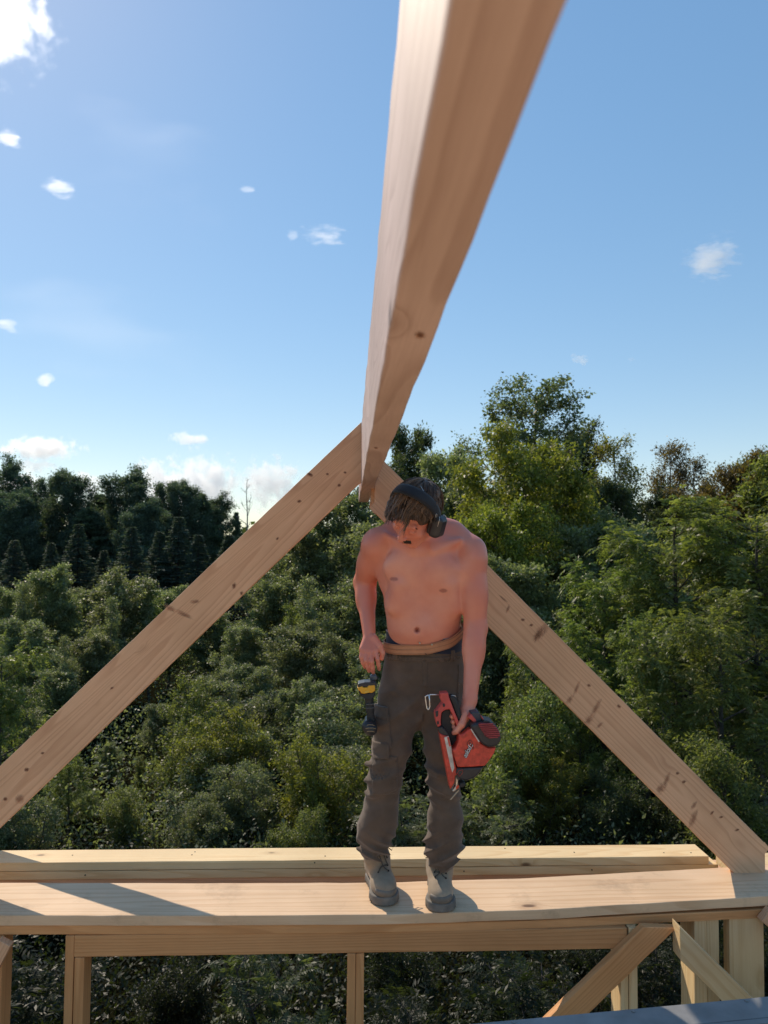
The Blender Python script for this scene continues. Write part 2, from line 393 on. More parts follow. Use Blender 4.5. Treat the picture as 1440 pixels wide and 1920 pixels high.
def stud(px0, px1, py, ztop, label, mat=SPRUCE, depth=0.13, Yf=WF, zbot=-2.75, n=1, group='upright studs of the framed wall'):
    x0, x1 = at(px0, py, Yf)[0], at(px1, py, Yf)[0]
    if n == 1:
        o = board('wall_stud', ((x0+x1)/2, Yf+depth/2, zbot), ((x0+x1)/2, Yf+depth/2, ztop), x1-x0, depth, up=(1, 0, 0), mat=mat, seg=8)
        o.name = 'wall_stud'
        return tag(o, label, 'wall stud', group)
    e = empty('wall_stud', ((x0+x1)/2, Yf, zbot)); tag(e, label, 'wall stud', group)
    w = (x1-x0)/n
    for k in range(n):
        xc = x0+w*(k+0.5)
        board('lumber', (xc, Yf+depth/2+0.004*(k % 2), zbot), (xc, Yf+depth/2+0.004*(k % 2), ztop-0.002*k), w-0.0012, depth, up=(1, 0, 0), mat=mat, parent=e, seg=8)
    return e
stud(-25, 4, 1800, -0.076, 'stud at the far left edge with a slanted cleat at its top', FIRO, depth=0.09)
stud(121.5, 138, 1800, -0.076, 'narrow full height stud left of the header end', FIRO)
stud(139.5, 158, 1800, -0.157, 'short jack stud carrying the left end of the header', FIRO, depth=0.085)
stud(651, 683, 1800, -0.157, 'doubled stud in the middle below the boots', FIRO, n=2)
stud(1163, 1178, 1800, -0.157, 'jack stud carrying the right header end behind the diagonal brace', SPRUCE, depth=0.11)
stud(1179, 1195, 1750, -0.076, 'short visible full height stud right of the header end', SPRUCE)
stud(1302, 1350, 1800, -0.074, 'doubled post between the two slanted braces and the broad right post', SPRUCE, n=2, Yf=WF+0.06)
stud(1368, 1433, 1800, -0.072, 'broad single post nearest the right edge', SPRUCE, Yf=WF+0.06, depth=0.05)
# cleat at the far left
cl = board('cleat', at(-14, 1812, WF-0.02), at(12, 1764, WF-0.02), 0.05, 0.035, up=(1, 0, 0.6), mat=FIR, seg=3)
tag(cl, 'short slanted cleat nailed to the far left stud under the plate', 'wood block')
# diagonal braces
b1 = board('diagonal_brace', at(1010, 1952, WF-0.018), at(1234, 1735, WF-0.018), 0.093, 0.036, up=(0.7, 0, -0.7), mat=FIRO, seg=10, cut1=0.093)
tag(b1, 'long diagonal brace slanting up to the right in front of the studs', 'wood brace')
b2 = board('diagonal_brace', at(1268, 1760, WF-0.055), at(1440, 1930, WF-0.055), 0.088, 0.070, up=(0.7, 0, 0.7), mat=SPRUCE, seg=8, cut0=-0.088)
tag(b2, 'short brace slanting down to the right with a sunlit upper edge', 'wood brace')
b3 = board('diagonal_brace', at(1432, 1712, WF+0.03), at(1520, 1790, WF+0.03), 0.06, 0.04, up=(0.7, 0, 0.7), mat=FIR, seg=4)
tag(b3, 'stub of a brace cut off by the right edge under the plate', 'wood brace')

# grey painted scaffold planks at the lower right
GREY = plain('grey_painted_metal', (0.215, 0.21, 0.205), rough=0.55, metal=0.0, vary=0.25, scale=9, bump=0.001)
def chan(name, y0, z, label, w, xs=0.15):
    d = Vector((0.93, 0.103, 0)).normalized(); n = Vector((-d.y, d.x, 0))
    e = empty(name, (0.4, y0, z-0.05)); tag(e, label, 'scaffold plank', 'grey scaffold planks in the lower right corner')
    p = Vector((0.4, y0, z))
    M = Matrix((d, n, Vector((0, 0, 1)))).transposed().to_4x4()
    # C profile with ribs, long in d
    prof = [(0, -0.05), (0, 0), (w*0.78, 0), (w*0.80, -0.004), (w*0.82, 0), (w, 0), (w, -0.05), (w-0.004, -0.05), (w-0.004, -0.006), (0.004, -0.010), (0.004, -0.05)]
    V = []; F = []
    K = 12
    for i in range(K+1):
        s = -0.35+2.7*i/K
        for a, c in prof: V.append(p + d*s - n*a + Vector((0, 0, c)))
    m = len(prof)
    for i in range(K):
        for k in range(m):
            F.append((i*m+k, i*m+(k+1) % m, (i+1)*m+(k+1) % m, (i+1)*m+k))
    V = [v-Vector((0.4, y0, z-0.05)) for v in V]
    link('deck', mesh_pd('deck', V, F), GREY, e)
    for i in range(6):
        c = d*(0.1+0.38*i) - n*(0.012) + Vector((0, 0, 0.05))
        MB().tube([c, c+Vector((0, 0, 0.003))], 0.006, 8).build('rivet', GREY, e)
    return e
chan('scaffold_plank', 2.275, -0.012, 'grey metal scaffold plank in the lower right, the farther of two', 0.12)
chan('scaffold_plank', 2.13, -0.05, 'grey metal scaffold plank in the lower right corner, the nearer of two', 0.13)
# ------------------------------------------------------------------ ground
GZ = -5.0
def ground_z(x, y):
    d = np.maximum(0, np.hypot(x, y)-30.0)
    return GZ + 0.018*d + 0.25*np.sin(x*0.11+1.3)*np.cos(y*0.09) - np.where(np.hypot(x, y) < 9, 0.0, 0.0)
def make_ground():
    r = np.concatenate([[0.0], np.geomspace(2, 6000, 60)]); na = 96
    V = [(0, 0, float(ground_z(0, 0)))]; F = []
    for i in range(1, len(r)):
        for k in range(na):
            a = 2*math.pi*k/na; x, y = r[i]*math.cos(a), r[i]*math.sin(a)
            z = float(ground_z(x, y)) if r[i] < 400 else GZ+0.018*370
            V.append((x, y, z))
    for k in range(na): F.append((0, 1+k, 1+(k+1) % na))
    for i in range(len(r)-2):
        for k in range(na):
            a, b = 1+i*na+k, 1+i*na+(k+1) % na
            F.append((a, a+na, b+na, b))
    m, nt, b = mat_new('forest_floor')
    tc = nd(nt, 'ShaderNodeTexCoord'); n = nd(nt, 'ShaderNodeTexNoise'); n.inputs['Scale'].default_value = 1.7; n.inputs['Detail'].default_value = 9; n.inputs['Roughness'].default_value = 0.7
    lk(nt, tc.outputs['Object'], n.inputs['Vector'])
    rr_ = ramp(nt, n.outputs[0], [(0.3, (0.007, 0.006, 0.003)), (0.55, (0.013, 0.013, 0.006)), (0.75, (0.035, 0.036, 0.014))])
    lk(nt, rr_.outputs[0], b.inputs['Base Color']); b.inputs['Roughness'].default_value = 1.0; b.inputs['Specular IOR Level'].default_value = 0.0
    bp = nd(nt, 'ShaderNodeBump'); bp.inputs['Distance'].default_value = 0.15; lk(nt, n.outputs[0], bp.inputs['Height']); lk(nt, bp.outputs[0], b.inputs['Normal'])
    tag(link('ground', mesh_pd('ground', V, F, True), m), kind='structure')
make_ground()
# unseen plywood deck under the photographer, added to bounce warm light, and storey below
BOUNCE_PLY = wood('bounce_plywood', (0.84, 0.60, 0.37), (0.70, 0.46, 0.26), (0.34, 0.18, 0.08), knots=0.2, ring=8)
fl = empty('floor', (0, 0, -0.55)); tag(fl, kind='structure')
for i in range(6):
    for j in range(6):
        q = MB().box((0, 0, 0), (1.217, 0.607, 0.009)).build('added_plywood_sheet', BOUNCE_PLY, fl, bevel=0.002)
        q.location = (-6.1+2.44*i+(0.6 if j % 2 else 0), 1.22-1.22*j, 0)
for i in range(16):
    q = MB().box((0, 0, 0), (0.019, 3.6, 0.11)).build('added_deck_joist', FIR, fl, bevel=0.002); q.location = (-6.0+0.81*i, -1.75, -0.125)
bw = MB().box((0, 0.15, -0.25), (7.6, 3.0, 1.95)).build('foundation_wall', plain('block_wall', (0.12, 0.11, 0.10), 0.9, scale=4)); bw.location = (0, -0.1, -2.75)
tag(bw, kind='structure'); bw.scale = (1, 1, 0.98)
# ------------------------------------------------------------------ leaves, trunks
def leafmat(name, c0, c1, c2, trans=0.5, rough=0.45, spec=0.4, vary=0.12):
    m, nt, b = mat_new(name)
    at_ = nd(nt, 'ShaderNodeAttribute'); at_.attribute_name = 'tint'
    oi = nd(nt, 'ShaderNodeObjectInfo')
    r = ramp(nt, at_.outputs['Fac'], [(0.0, c0), (0.55, c1), (1.0, c2)])
    hs = nd(nt, 'ShaderNodeHueSaturation')
    h = math_(nt, 'MULTIPLY_ADD', oi.outputs['Random'], 0.035); h.node.inputs[2].default_value = 0.4825
    v = math_(nt, 'MULTIPLY_ADD', oi.outputs['Random'], 2*vary); v.node.inputs[2].default_value = 1-vary
    lk(nt, h, hs.inputs['Hue']); lk(nt, v, hs.inputs['Value']); lk(nt, r.outputs[0], hs.inputs['Color'])
    lk(nt, hs.outputs[0], b.inputs['Base Color']); b.inputs['Roughness'].default_value = rough; b.inputs['Specular IOR Level'].default_value = spec
    t = nd(nt, 'ShaderNodeBsdfTranslucent')
    tcx = mixc(nt, 1.0, hs.outputs[0], (1.5, 1.6, 0.7), 'MULTIPLY'); lk(nt, tcx, t.inputs[0])
    mx = nd(nt, 'ShaderNodeMixShader'); mx.inputs[0].default_value = trans
    lk(nt, b.outputs[0], mx.inputs[1]); lk(nt, t.outputs[0], mx.inputs[2])
    out = [n for n in nt.nodes if n.type == 'OUTPUT_MATERIAL'][0]; lk(nt, mx.outputs[0], out.inputs[0])
    return m
LM = dict(
    broad=leafmat('leaf_grey_green', (0.105, 0.124, 0.062), (0.185, 0.204, 0.112), (0.30, 0.318, 0.20)),
    yellow=leafmat('leaf_yellow_green', (0.115, 0.130, 0.028), (0.19, 0.20, 0.045), (0.31, 0.28, 0.06)),
    green=leafmat('leaf_fresh_green', (0.105, 0.130, 0.040), (0.175, 0.205, 0.066), (0.265, 0.285, 0.11)),
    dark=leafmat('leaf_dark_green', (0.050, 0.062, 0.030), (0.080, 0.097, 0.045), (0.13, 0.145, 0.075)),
    deep=leafmat('leaf_shaded_green', (0.018, 0.024, 0.010), (0.030, 0.038, 0.016), (0.055, 0.064, 0.03)),  # near-black leaves: the shade below the wall is put into their colour
    brown=leafmat('leaf_brown_green', (0.10, 0.080, 0.036), (0.145, 0.105, 0.048), (0.21, 0.145, 0.062)),
    poplar=leafmat('leaf_poplar', (0.085, 0.108, 0.062), (0.135, 0.16, 0.09), (0.22, 0.24, 0.15)),
    needle=leafmat('needle_dark', (0.065, 0.098, 0.078), (0.10, 0.142, 0.105), (0.15, 0.19, 0.135), trans=0.35, rough=0.7, spec=0.15),
    spruce=leafmat('needle_blue', (0.065, 0.095, 0.082), (0.10, 0.135, 0.11), (0.14, 0.18, 0.14), trans=0.3, rough=0.7, spec=0.12),
    fern=leafmat('leaf_pale_green', (0.08, 0.105, 0.05), (0.135, 0.160, 0.08), (0.22, 0.24, 0.14)),
)
BARK = plain('bark', (0.075, 0.062, 0.05), 0.9, vary=0.4, scale=14, bump=0.01)
BARKP = plain('bark_pale', (0.20, 0.185, 0.16), 0.9, vary=0.4, scale=14, bump=0.01)

def norm(v): return v/np.maximum(np.linalg.norm(v, axis=-1, keepdims=True), 1e-9)
def leaves_mesh(name, C, D, N, L, Wd, tint):
    "one folded four-point leaf at every C, along D, facing N"
    D = norm(D); Sd = norm(np.cross(D, N)); N2 = np.cross(Sd, D)
    L = L[:, None]; Wd = Wd[:, None]
    b = C; t = C + D*L
    l = C + D*L*0.42 + Sd*Wd*0.5 + N2*Wd*0.14
    r = C + D*L*0.42 - Sd*Wd*0.5 + N2*Wd*0.14
    V = np.stack([b, r, t, l], 1).reshape(-1, 3)
    F = np.arange(len(V), dtype=np.int32).reshape(-1, 4)
    return mesh_np(name, V, F, attrs={'tint': np.repeat(tint, 4)})

def skeleton(rs, H, crown0, n_limb, prof, angle, curve, sub, subl, lean=0.04, stems=1, spread=0.0, r0=0.12, tips_per=5, wig=0.06):
    """trunk, limbs and twigs: returns tubes [(pts, radii)] and twig points (P, outward direction)"""
    tubes, TP, TD = [], [], []
    for st in range(stems):
        a0 = rs.uniform(0, 2*np.pi)
        h = H*(1.0 if st == 0 else rs.uniform(0.65, 0.95))
        off = np.array([np.cos(a0), np.sin(a0), 0])*spread*(0 if stems == 1 else 1)
        n = 9; tt = np.linspace(0, 1, n)
        path = np.stack([off[0]*(0.12+tt)*0.9 + np.cumsum(rs.normal(0, lean*h/n, n)), off[1]*(0.12+tt)*0.9 + np.cumsum(rs.normal(0, lean*h/n, n)), tt*h*0.98], 1)
        path[0, :2] = off[:2]*0.12
        tubes.append((path, r0*(h/H)*(1-0.93*tt)**0.9+0.008))
        for li in range(n_limb):
            f = crown0 + (1-crown0)*((li+rs.uniform(0, 1))/n_limb)**0.9
            f = min(f, 0.985)
            q = f*(n-1); i = int(q); w = q-i
            p = path[i]*(1-w)+path[min(i+1, n-1)]*w
            az = li*2.399+rs.uniform(-0.5, 0.5)+st
            ln = prof((f-crown0)/(1-crown0))*rs.uniform(0.6, 1.25)
            if stems > 1: ln *= 0.75
            el = angle + rs.normal(0, 0.12)
            d = np.array([np.cos(az)*np.cos(el), np.sin(az)*np.cos(el), np.sin(el)])
            m = 6; pts = [p]; dd = d.copy()
            for k in range(m):
                dd = norm(dd + np.array([0, 0, curve/m]) + rs.normal(0, wig, 3))
                pts.append(pts[-1]+dd*ln/m)
            pts = np.array(pts); s = np.linspace(0, 1, m+1)
            rb = max(0.012, r0*0.42*(1-f*0.75))
            tubes.append((pts, rb*(1-0.85*s)+0.004))
            ns = max(2, int(sub*(0.5+ln)))
            for k in range(ns):
                u = rs.uniform(0.22, 1.0); q2 = u*m; i2 = min(int(q2), m-1); w2 = q2-i2
                p2 = pts[i2]*(1-w2)+pts[i2+1]*w2
                dirn = norm(pts[min(i2+1, m)]-pts[i2])
                d2 = norm(dirn*0.7 + rs.normal(0, 0.62, 3) + np.array([0, 0, 0.12+0.2*curve]))
                l2 = subl*ln*rs.uniform(0.5, 1.1)*(1.1-0.5*u)+0.12
                e = p2+d2*l2; mid = p2+d2*l2*0.5+rs.normal(0, 0.03*l2, 3)
                tubes.append((np.array([p2, mid, e]), np.array([0.009, 0.006, 0.003])*max(1, H/6)))
                for x in rs.uniform(0.3, 1.02, tips_per):
                    TP.append(p2+d2*l2*x+rs.normal(0, 0.04*l2, 3)); TD.append(d2)
            for x in rs.uniform(0.75, 1.0, 2): 
                TP.append(pts[-1]*x+pts[-2]*(1-x)); TD.append(dd)
    return tubes, np.array(TP), np.array(TD)

def tubes_mesh(name, tubes, nmax=6):
    V = []; F = []; nv = 0
    for pts, rad in tubes:
        n = nmax if rad[0] > 0.03 else (4 if rad[0] > 0.012 else 3)
        pts = np.asarray(pts); k = len(pts)
        t = np.gradient(pts, axis=0); t = norm(t)
        ref = np.array([0.33, 0.61, 0.1]) if abs(t[0][2]) > 0.7 else np.array([0.1, 0.2, 0.97])
        u = norm(np.cross(t, ref)); w = np.cross(t, u)
        a = 2*np.pi*np.arange(n)/n
        ring = pts[:, None, :] + (u[:, None, :]*np.cos(a)[None, :, None] + w[:, None, :]*np.sin(a)[None, :, None])*np.asarray(rad)[:, None, None]
        V.append(ring.reshape(-1, 3))
        i = np.arange(k-1)[:, None]*n; j = np.arange(n)[None, :]; j2 = (j+1) % n
        F.append(np.stack([i+j, i+j2, i+n+j2, i+n+j], -1).reshape(-1, 4)+nv)
        nv += k*n
    return mesh_np(name, np.concatenate(V), np.concatenate(F), smooth=True)

def foliage(rs, TP, TD, per, spread, size, aspect=0.5, droop=0.3, flat=0.6, clump_tint=0.25):
    n = len(TP); idx = np.repeat(np.arange(n), per)
    C = TP[idx]+rs.normal(0, spread, (len(idx), 3))*np.array([1, 1, 0.75])
    D = norm(TD[idx]*0.5 + rs.normal(0, 0.8, (len(idx), 3)) + np.array([0, 0, -droop]))
    N = norm(rs.normal(0, flat, (len(idx), 3)) + np.array([0, 0, 1.0]))
    L = size*np.clip(np.exp(rs.normal(0, 0.33, len(idx))), 0.45, 2.0); Wd = L*aspect*rs.uniform(0.8, 1.2, len(idx))
    ct = rs.normal(0, clump_tint, n)[idx]
    T = np.clip(rs.normal(0.45, 0.22, len(idx))+ct, 0, 1)
    return C, D, N, L, Wd, T

def pinnate(rs, TP, TD, per, spread, length, pairs, lsize, aspect=0.3, droop=0.8):
    "compound leaves: leaflets in pairs along a drooping stalk"
    n = len(TP); idx = np.repeat(np.arange(n), per); m = len(idx)
    B = TP[idx]+rs.normal(0, spread, (m, 3))
    d = norm(TD[idx]*0.6+rs.normal(0, 0.7, (m, 3))+np.array([0, 0, 0.15])); ln = length*rs.uniform(0.65, 1.2, m)
    ct = np.clip(rs.normal(0.45, 0.2, n)[idx]+rs.normal(0, 0.12, m), 0, 1)
    Cs, Ds, Ns, Ls, Ts = [], [], [], [], []
    side = norm(np.cross(d, np.array([0, 0, 1.0])+rs.normal(0, 0.2, (m, 3)))); up = np.cross(side, d)
    for k in range(pairs):
        u = (k+0.6)/pairs
        P = B+d*(ln*u)[:, None]+np.array([0, 0, -1.0])*(droop*ln*u*u*0.55)[:, None]
        tang = norm(d+np.array([0, 0, -1.0])*(droop*u*1.1))
        for sg in (-1, 1):
            Cs.append(P); Ds.append(norm(side*sg+tang*0.55+np.array([0, 0, -0.28*droop])+rs.normal(0, 0.12, (m, 3))))
            Ns.append(norm(up+rs.normal(0, 0.25, (m, 3)))); Ls.append(lsize*(0.65+0.7*math.sin(math.pi*min(1, u*0.9+0.1)))*rs.uniform(0.8, 1.15, m)*ln/length); Ts.append(ct)
    P = B+d*ln[:, None]+np.array([0, 0, -1.0])*(droop*ln*0.55)[:, None]
    Cs.append(P); Ds.append(norm(d+np.array([0, 0, -1.1*droop]))); Ns.append(up); Ls.append(lsize*np.ones(m)); Ts.append(ct)
    L = np.concatenate(Ls)
    return np.concatenate(Cs), np.concatenate(Ds), np.concatenate(Ns), L, L*aspect, np.concatenate(Ts)

PROTO = {}
def reg(kind, H, tm, cm, lmat, bark):
    if lmat is not None: cm.materials.append(lmat)
    tm.materials.append(bark); PROTO[kind] = (H, tm, cm)
dome = lambda w, p=0.6: (lambda t: w*(0.35+0.65*math.sin(math.pi*min(1, max(0, t*0.82+0.12)))**p)*(1-0.35*t))

def build_protos():
    rs = np.random.RandomState(11)
    for v in range(3):      # broad crowned grey-green tree (small leaves)
        tb, TP, TD = skeleton(rs, 7.0, 0.08, 32, dome(2.7), 0.72, 0.40, 5, 0.40, r0=0.10, tips_per=5)
        A = foliage(rs, TP, TD, 24, 0.15, 0.105, 0.5, clump_tint=0.32)
        reg('broad%d' % v, 7.0, tubes_mesh('trunk', tb), leaves_mesh('crown', *A), LM['broad'], BARK)
    for v in range(2):      # rounder yellow-green tree
        tb, TP, TD = skeleton(rs, 8.0, 0.2, 26, dome(2.9), 0.5, 0.3, 5, 0.42, r0=0.13, tips_per=5)
        A = foliage(rs, TP, TD, 26, 0.18, 0.11, 0.5, droop=0.5)
        reg('yellow%d' % v, 8.0, tubes_mesh('trunk', tb), leaves_mesh('crown', *A), LM['yellow'], BARK)
    for v in range(2):      # ash-like tree with drooping compound leaves
        tb, TP, TD = skeleton(rs, 7.0, 0.12, 22, dome(3.0), 0.45, 0.25, 4, 0.40, r0=0.13, tips_per=3)
        A = pinnate(rs, TP, TD, 4, 0.14, 0.34, 5, 0.125, 0.33, 0.9)
        reg('ash%d' % v, 7.0, tubes_mesh('trunk', tb), leaves_mesh('crown', *A), LM['green'], BARK)
    for v in range(2):      # slim upright young tree with visible stems
        tb, TP, TD = skeleton(rs, 8.0, 0.22, 20, lambda t: 1.7*(1-0.55*t), 0.95, 0.25, 5, 0.45, stems=2, spread=0.5, r0=0.07, tips_per=4, wig=0.1)
        A = foliage(rs, TP, TD, 13, 0.17, 0.095, 0.55, droop=0.35)
        reg('young%d' % v, 8.0, tubes_mesh('trunk', tb), leaves_mesh('crown', *A), LM[('broad', 'green')[v]], (BARKP, BARK)[v])
    # tall poplar, open crown in clumps
    tb, TP, TD = skeleton(rs, 15.0, 0.34, 28, lambda t: 4.0*(0.75+0.40*math.sin(math.pi*t))*(1-0.45*t**2), 0.62, 0.45, 3.2, 0.34, r0=0.24, tips_per=3, wig=0.10, lean=0.015)
    A = foliage(rs, TP, TD, 19, 0.20, 0.125, 0.75, droop=0.3)
    reg('poplar', 15.0, tubes_mesh('trunk', tb), leaves_mesh('crown', *A), LM['poplar'], BARK)
    for v in range(2):      # spruce
        rs2 = np.random.RandomState(40+v); tubes = []; Cs, Ds, Ns, Ls, Ts = [], [], [], [], []
        H = 11.0; tubes.append((np.array([[0, 0, 0], [0.02, 0.03, H*0.5], [0, 0, H]]), np.array([0.17, 0.09, 0.012])))
        z = 0.7
        while z < H-0.15:
            f = z/H; R = 2.6*(1-f)**0.95+0.05; nb = 9 if f < 0.7 else 7
            for k in range(nb):
                az = rs2.uniform(0, 2*np.pi); r = R*rs2.uniform(0.75, 1.12)
                d = np.array([np.cos(az), np.sin(az), 0]); s = np.linspace(0, 1, 6)
                pts = np.array([0, 0, z])+d*(r*s)[:, None]+np.array([0, 0, 1])*(-0.30*r*s+0.26*r*s*s)[:, None]
                tubes.append((pts[::2], np.array([0.022, 0.012, 0.004])))
                nn = int(22+34*r)
                u = rs2.uniform(0.12, 1.02, nn)
                base = np.array([0, 0, z])+d*(r*u)[:, None]+np.array([0, 0, 1])*(-0.30*r*u+0.26*r*u*u)[:, None]
                sd = np.cross(d, [0, 0, 1.0]); sg = rs2.choice([-1, 1], nn)
                wdt = (0.38*r*(1.05-u)+0.08)*rs2.uniform(0, 1, nn)
                c = base+sd*(sg*wdt)[:, None]+np.array([0, 0, -0.25])*wdt[:, None]+rs2.normal(0, 0.02, (nn, 3))
                Cs.append(c); Ds.append(norm(d*0.8+sd*(sg*0.7)[:, None]+np.array([0, 0, -0.25])+rs2.normal(0, 0.18, (nn, 3))))
                Ns.append(norm(np.array([0, 0, 1.0])+rs2.normal(0, 0.5, (nn, 3)))); Ls.append(rs2.uniform(0.16, 0.34, nn)); Ts.append(np.clip(rs2.normal(0.45, 0.25, nn), 0, 1))
            z += 0.20+0.16*(1-f)
        L = np.concatenate(Ls)
        reg('spruce%d' % v, H, tubes_mesh('trunk', tubes), leaves_mesh('crown', np.concatenate(Cs), np.concatenate(Ds), np.concatenate(Ns), L, L*0.34, np.concatenate(Ts)), LM['spruce'], BARK)
    for v in range(3):      # white pine: open whorls of rising boughs with plumes of needles
        rs2 = np.random.RandomState(70+v); H = 15.0; tubes = [(np.array([[0, 0, 0], [0.1, -0.06, H*0.5], [0.02, 0, H*0.985]]), np.array([0.20, 0.12, 0.015]))]
        Cs, Ds, Ls, Ts = [], [], [], []
        z = 1.2
        while z < H-0.1:
            f = z/H; R = (3.4-0.3*v)*(1-f**(1.15+0.3*v))**0.9+0.14; nb = 6
            side = rs2.uniform(0, 6.28)
            for k in range(nb):
                az = side+k*6.28/nb+rs2.normal(0, 0.3)
                if rs2.uniform() < 0.12: continue
                r = R*rs2.uniform(0.5, 1.15); d = np.array([np.cos(az), np.sin(az), 0]); rise = rs2.uniform(0.1, 0.45)
                P_ = lambda u: np.array([0, 0, z])+d*(r*u)[:, None]+np.array([0, 0, 1])*(r*(rise*u-0.25*u*(1-u)+0.12*u**3))[:, None]
                s3 = np.linspace(0, 1, 4); tubes.append((P_(s3), np.array([0.035, 0.024, 0.014, 0.005])))
                m = int(6+5*r); u = rs2.uniform(0.25, 1.0, m)**0.8; c0 = P_(u)+np.cross(d, [0, 0, 1.0])*(rs2.normal(0, 0.16, m)*(r*u*0.9+0.3))[:, None]+np.array([0, 0, 0.1])
                per = 15; idx = np.repeat(np.arange(m), per); nn = len(idx)
                dd = norm(d*0.55+np.array([0, 0, 0.55])+rs2.normal(0, 0.55, (nn, 3)))
                Cs.append(c0[idx]+rs2.normal(0, 0.10, (nn, 3))); Ds.append(dd); Ls.append(rs2.uniform(0.22, 0.46, nn)); Ts.append(np.clip(rs2.normal(0.42, 0.2, nn)+rs2.normal(0, 0.22, m)[idx], 0, 1))
            z += rs2.uniform(0.36, 0.62)*(1.15-0.5*f)
        C = np.concatenate(Cs); L = np.concatenate(Ls)
        reg('pine%d' % v, H, tubes_mesh('trunk', tubes), leaves_mesh('crown', C, np.concatenate(Ds), norm(rs2.normal(0, 1, C.shape)), L, L*0.22, np.concatenate(Ts)), LM['needle'], BARK)
    # bare dead tree
    tb, TP, TD = skeleton(rs, 10.0, 0.35, 14, lambda t: 1.7*(1-0.6*t), 0.75, 0.35, 4, 0.4, r0=0.11, tips_per=1, wig=0.12)
    reg('bare', 10.0, tubes_mesh('trunk', tb), None, None, BARKP)
    for v in range(2):      # thin, half bare tree
        tb, TP, TD = skeleton(rs, 11.0, 0.25, 24, lambda t: 2.4*(0.8+0.4*math.sin(math.pi*t))*(1-0.6*t*t), 0.8, 0.3, 6, 0.42, r0=0.12, tips_per=4, wig=0.1)
        A = foliage(rs, TP, TD, 7, 0.2, 0.11, 0.6)
        reg('thin%d' % v, 11.0, tubes_mesh('trunk', tb), leaves_mesh('crown', *A), LM['brown'], BARKP)
    for v in range(3):      # many-stemmed shrub
        tb, TP, TD = skeleton(rs, 3.6, 0.12, 11, dome(1.6), 0.6, 0.3, 6, 0.5, stems=5, spread=1.1, r0=0.035, tips_per=4)
        A = foliage(rs, TP, TD, 15, 0.11, 0.075, 0.42, droop=0.3)
        reg('shrub%d' % v, 3.6, tubes_mesh('trunk', tb), leaves_mesh('crown', *A), LM[('broad', 'yellow', 'green')[v]], BARK)
    for v in range(2):      # low shrub with compound leaves
        tb, TP, TD = skeleton(rs, 2.2, 0.15, 8, dome(0.9), 0.7, 0.1, 4, 0.5, stems=5, spread=0.9, r0=0.022, tips_per=2)
        A = pinnate(rs, TP, TD, 2, 0.05, 0.30, 7, 0.085, 0.28, 0.6)
        reg('sumac%d' % v, 2.2, tubes_mesh('trunk', tb), leaves_mesh('crown', *A), LM[('dark', 'fern')[v]], BARK)
build_protos()
NTREE = [0]
def plant(kind, px, Y, py, label, name='tree', cat='tree', group=None, wide=1.0, mat=None):
    "a tree whose top stands at the pixel (px, py) seen from the camera, at distance Y"
    H, tm, cm = PROTO[kind]
    P = at(px, py, Y); gz = float(ground_z(P[0], P[1])) - 0.05
    s = (P[2]-gz)/H
    NTREE[0] += 1
    e = empty(name, (P[0], P[1], gz), rz=(NTREE[0]*2.4) % 6.283); e.scale = (s*wide, s*wide, s)
    tag(e, label, cat, group)
    link('trunk', tm, None, e)
    if cm is not None:
        c = link('crown', cm, None, e)
        if mat is not None:
            c.material_slots[0].link = 'OBJECT'; c.material_slots[0].material = mat
    return e
# ------------------------------------------------------------------ what grows where (px, distance, top py)
G1 = 'dark pines along the left skyline'
pines = [(8, 78, 884, 1.0, 'tallest dark pine at the left edge of the skyline'),
 (57, 80, 922, .9, 'dark pine on the skyline just right of the tallest left edge pine'),
 (84, 84, 914, .8, 'slim dark pine on the skyline under the small low cloud'),
 (131, 77, 903, 1.1, 'bushy dark pine with a forked round top under the long low cloud'),
 (187, 82, 930, 1.0, 'lower dark pine filling a dip of the left skyline'),
 (237, 78, 903, 1.15, 'broad rounded dark pine in front of the big cumulus bank'),
 (281, 84, 936, .9, 'low dark pine right of the broad rounded skyline pine'),
 (309, 80, 923, .95, 'dark pine with a pointed top in the middle of the cumulus bank'),
 (345, 79, 921, 1.0, 'dark pine near the right end of the left skyline, taller of a pair'),
 (376, 81, 929, 1.0, 'dark pine near the right end of the left skyline, right of a pair'),
 (403, 84, 946, 1.0, 'dark pine sloping down at the right end of the left skyline'),
 (443, 88, 962, .5, 'narrow dark conifer standing alone left of the bare dead tree'),
 (520, 90, 985, 1.3, 'dark pine seen just above the upper part of the left rafter'),
 (30, 74, 935, 1.2, 'dark pine in front of the tallest left edge pine'),
 (165, 74, 955, 1.2, 'dark pine low in front of the forked pine'),
 (265, 74, 960, 1.2, 'dark pine low in front of the broad rounded pine')]
for i, (px, Y, py, w, lab) in enumerate(pines): plant(('broad0', 'pine1', 'broad2', 'broad1', 'pine2')[i % 5], px, Y, py, lab, 'pine_tree', 'pine tree', G1, w*(0.95, 1.6, 0.85, 0.9, 1.7)[i % 5], LM['needle'])
G2 = 'blue green spruces below the left skyline'
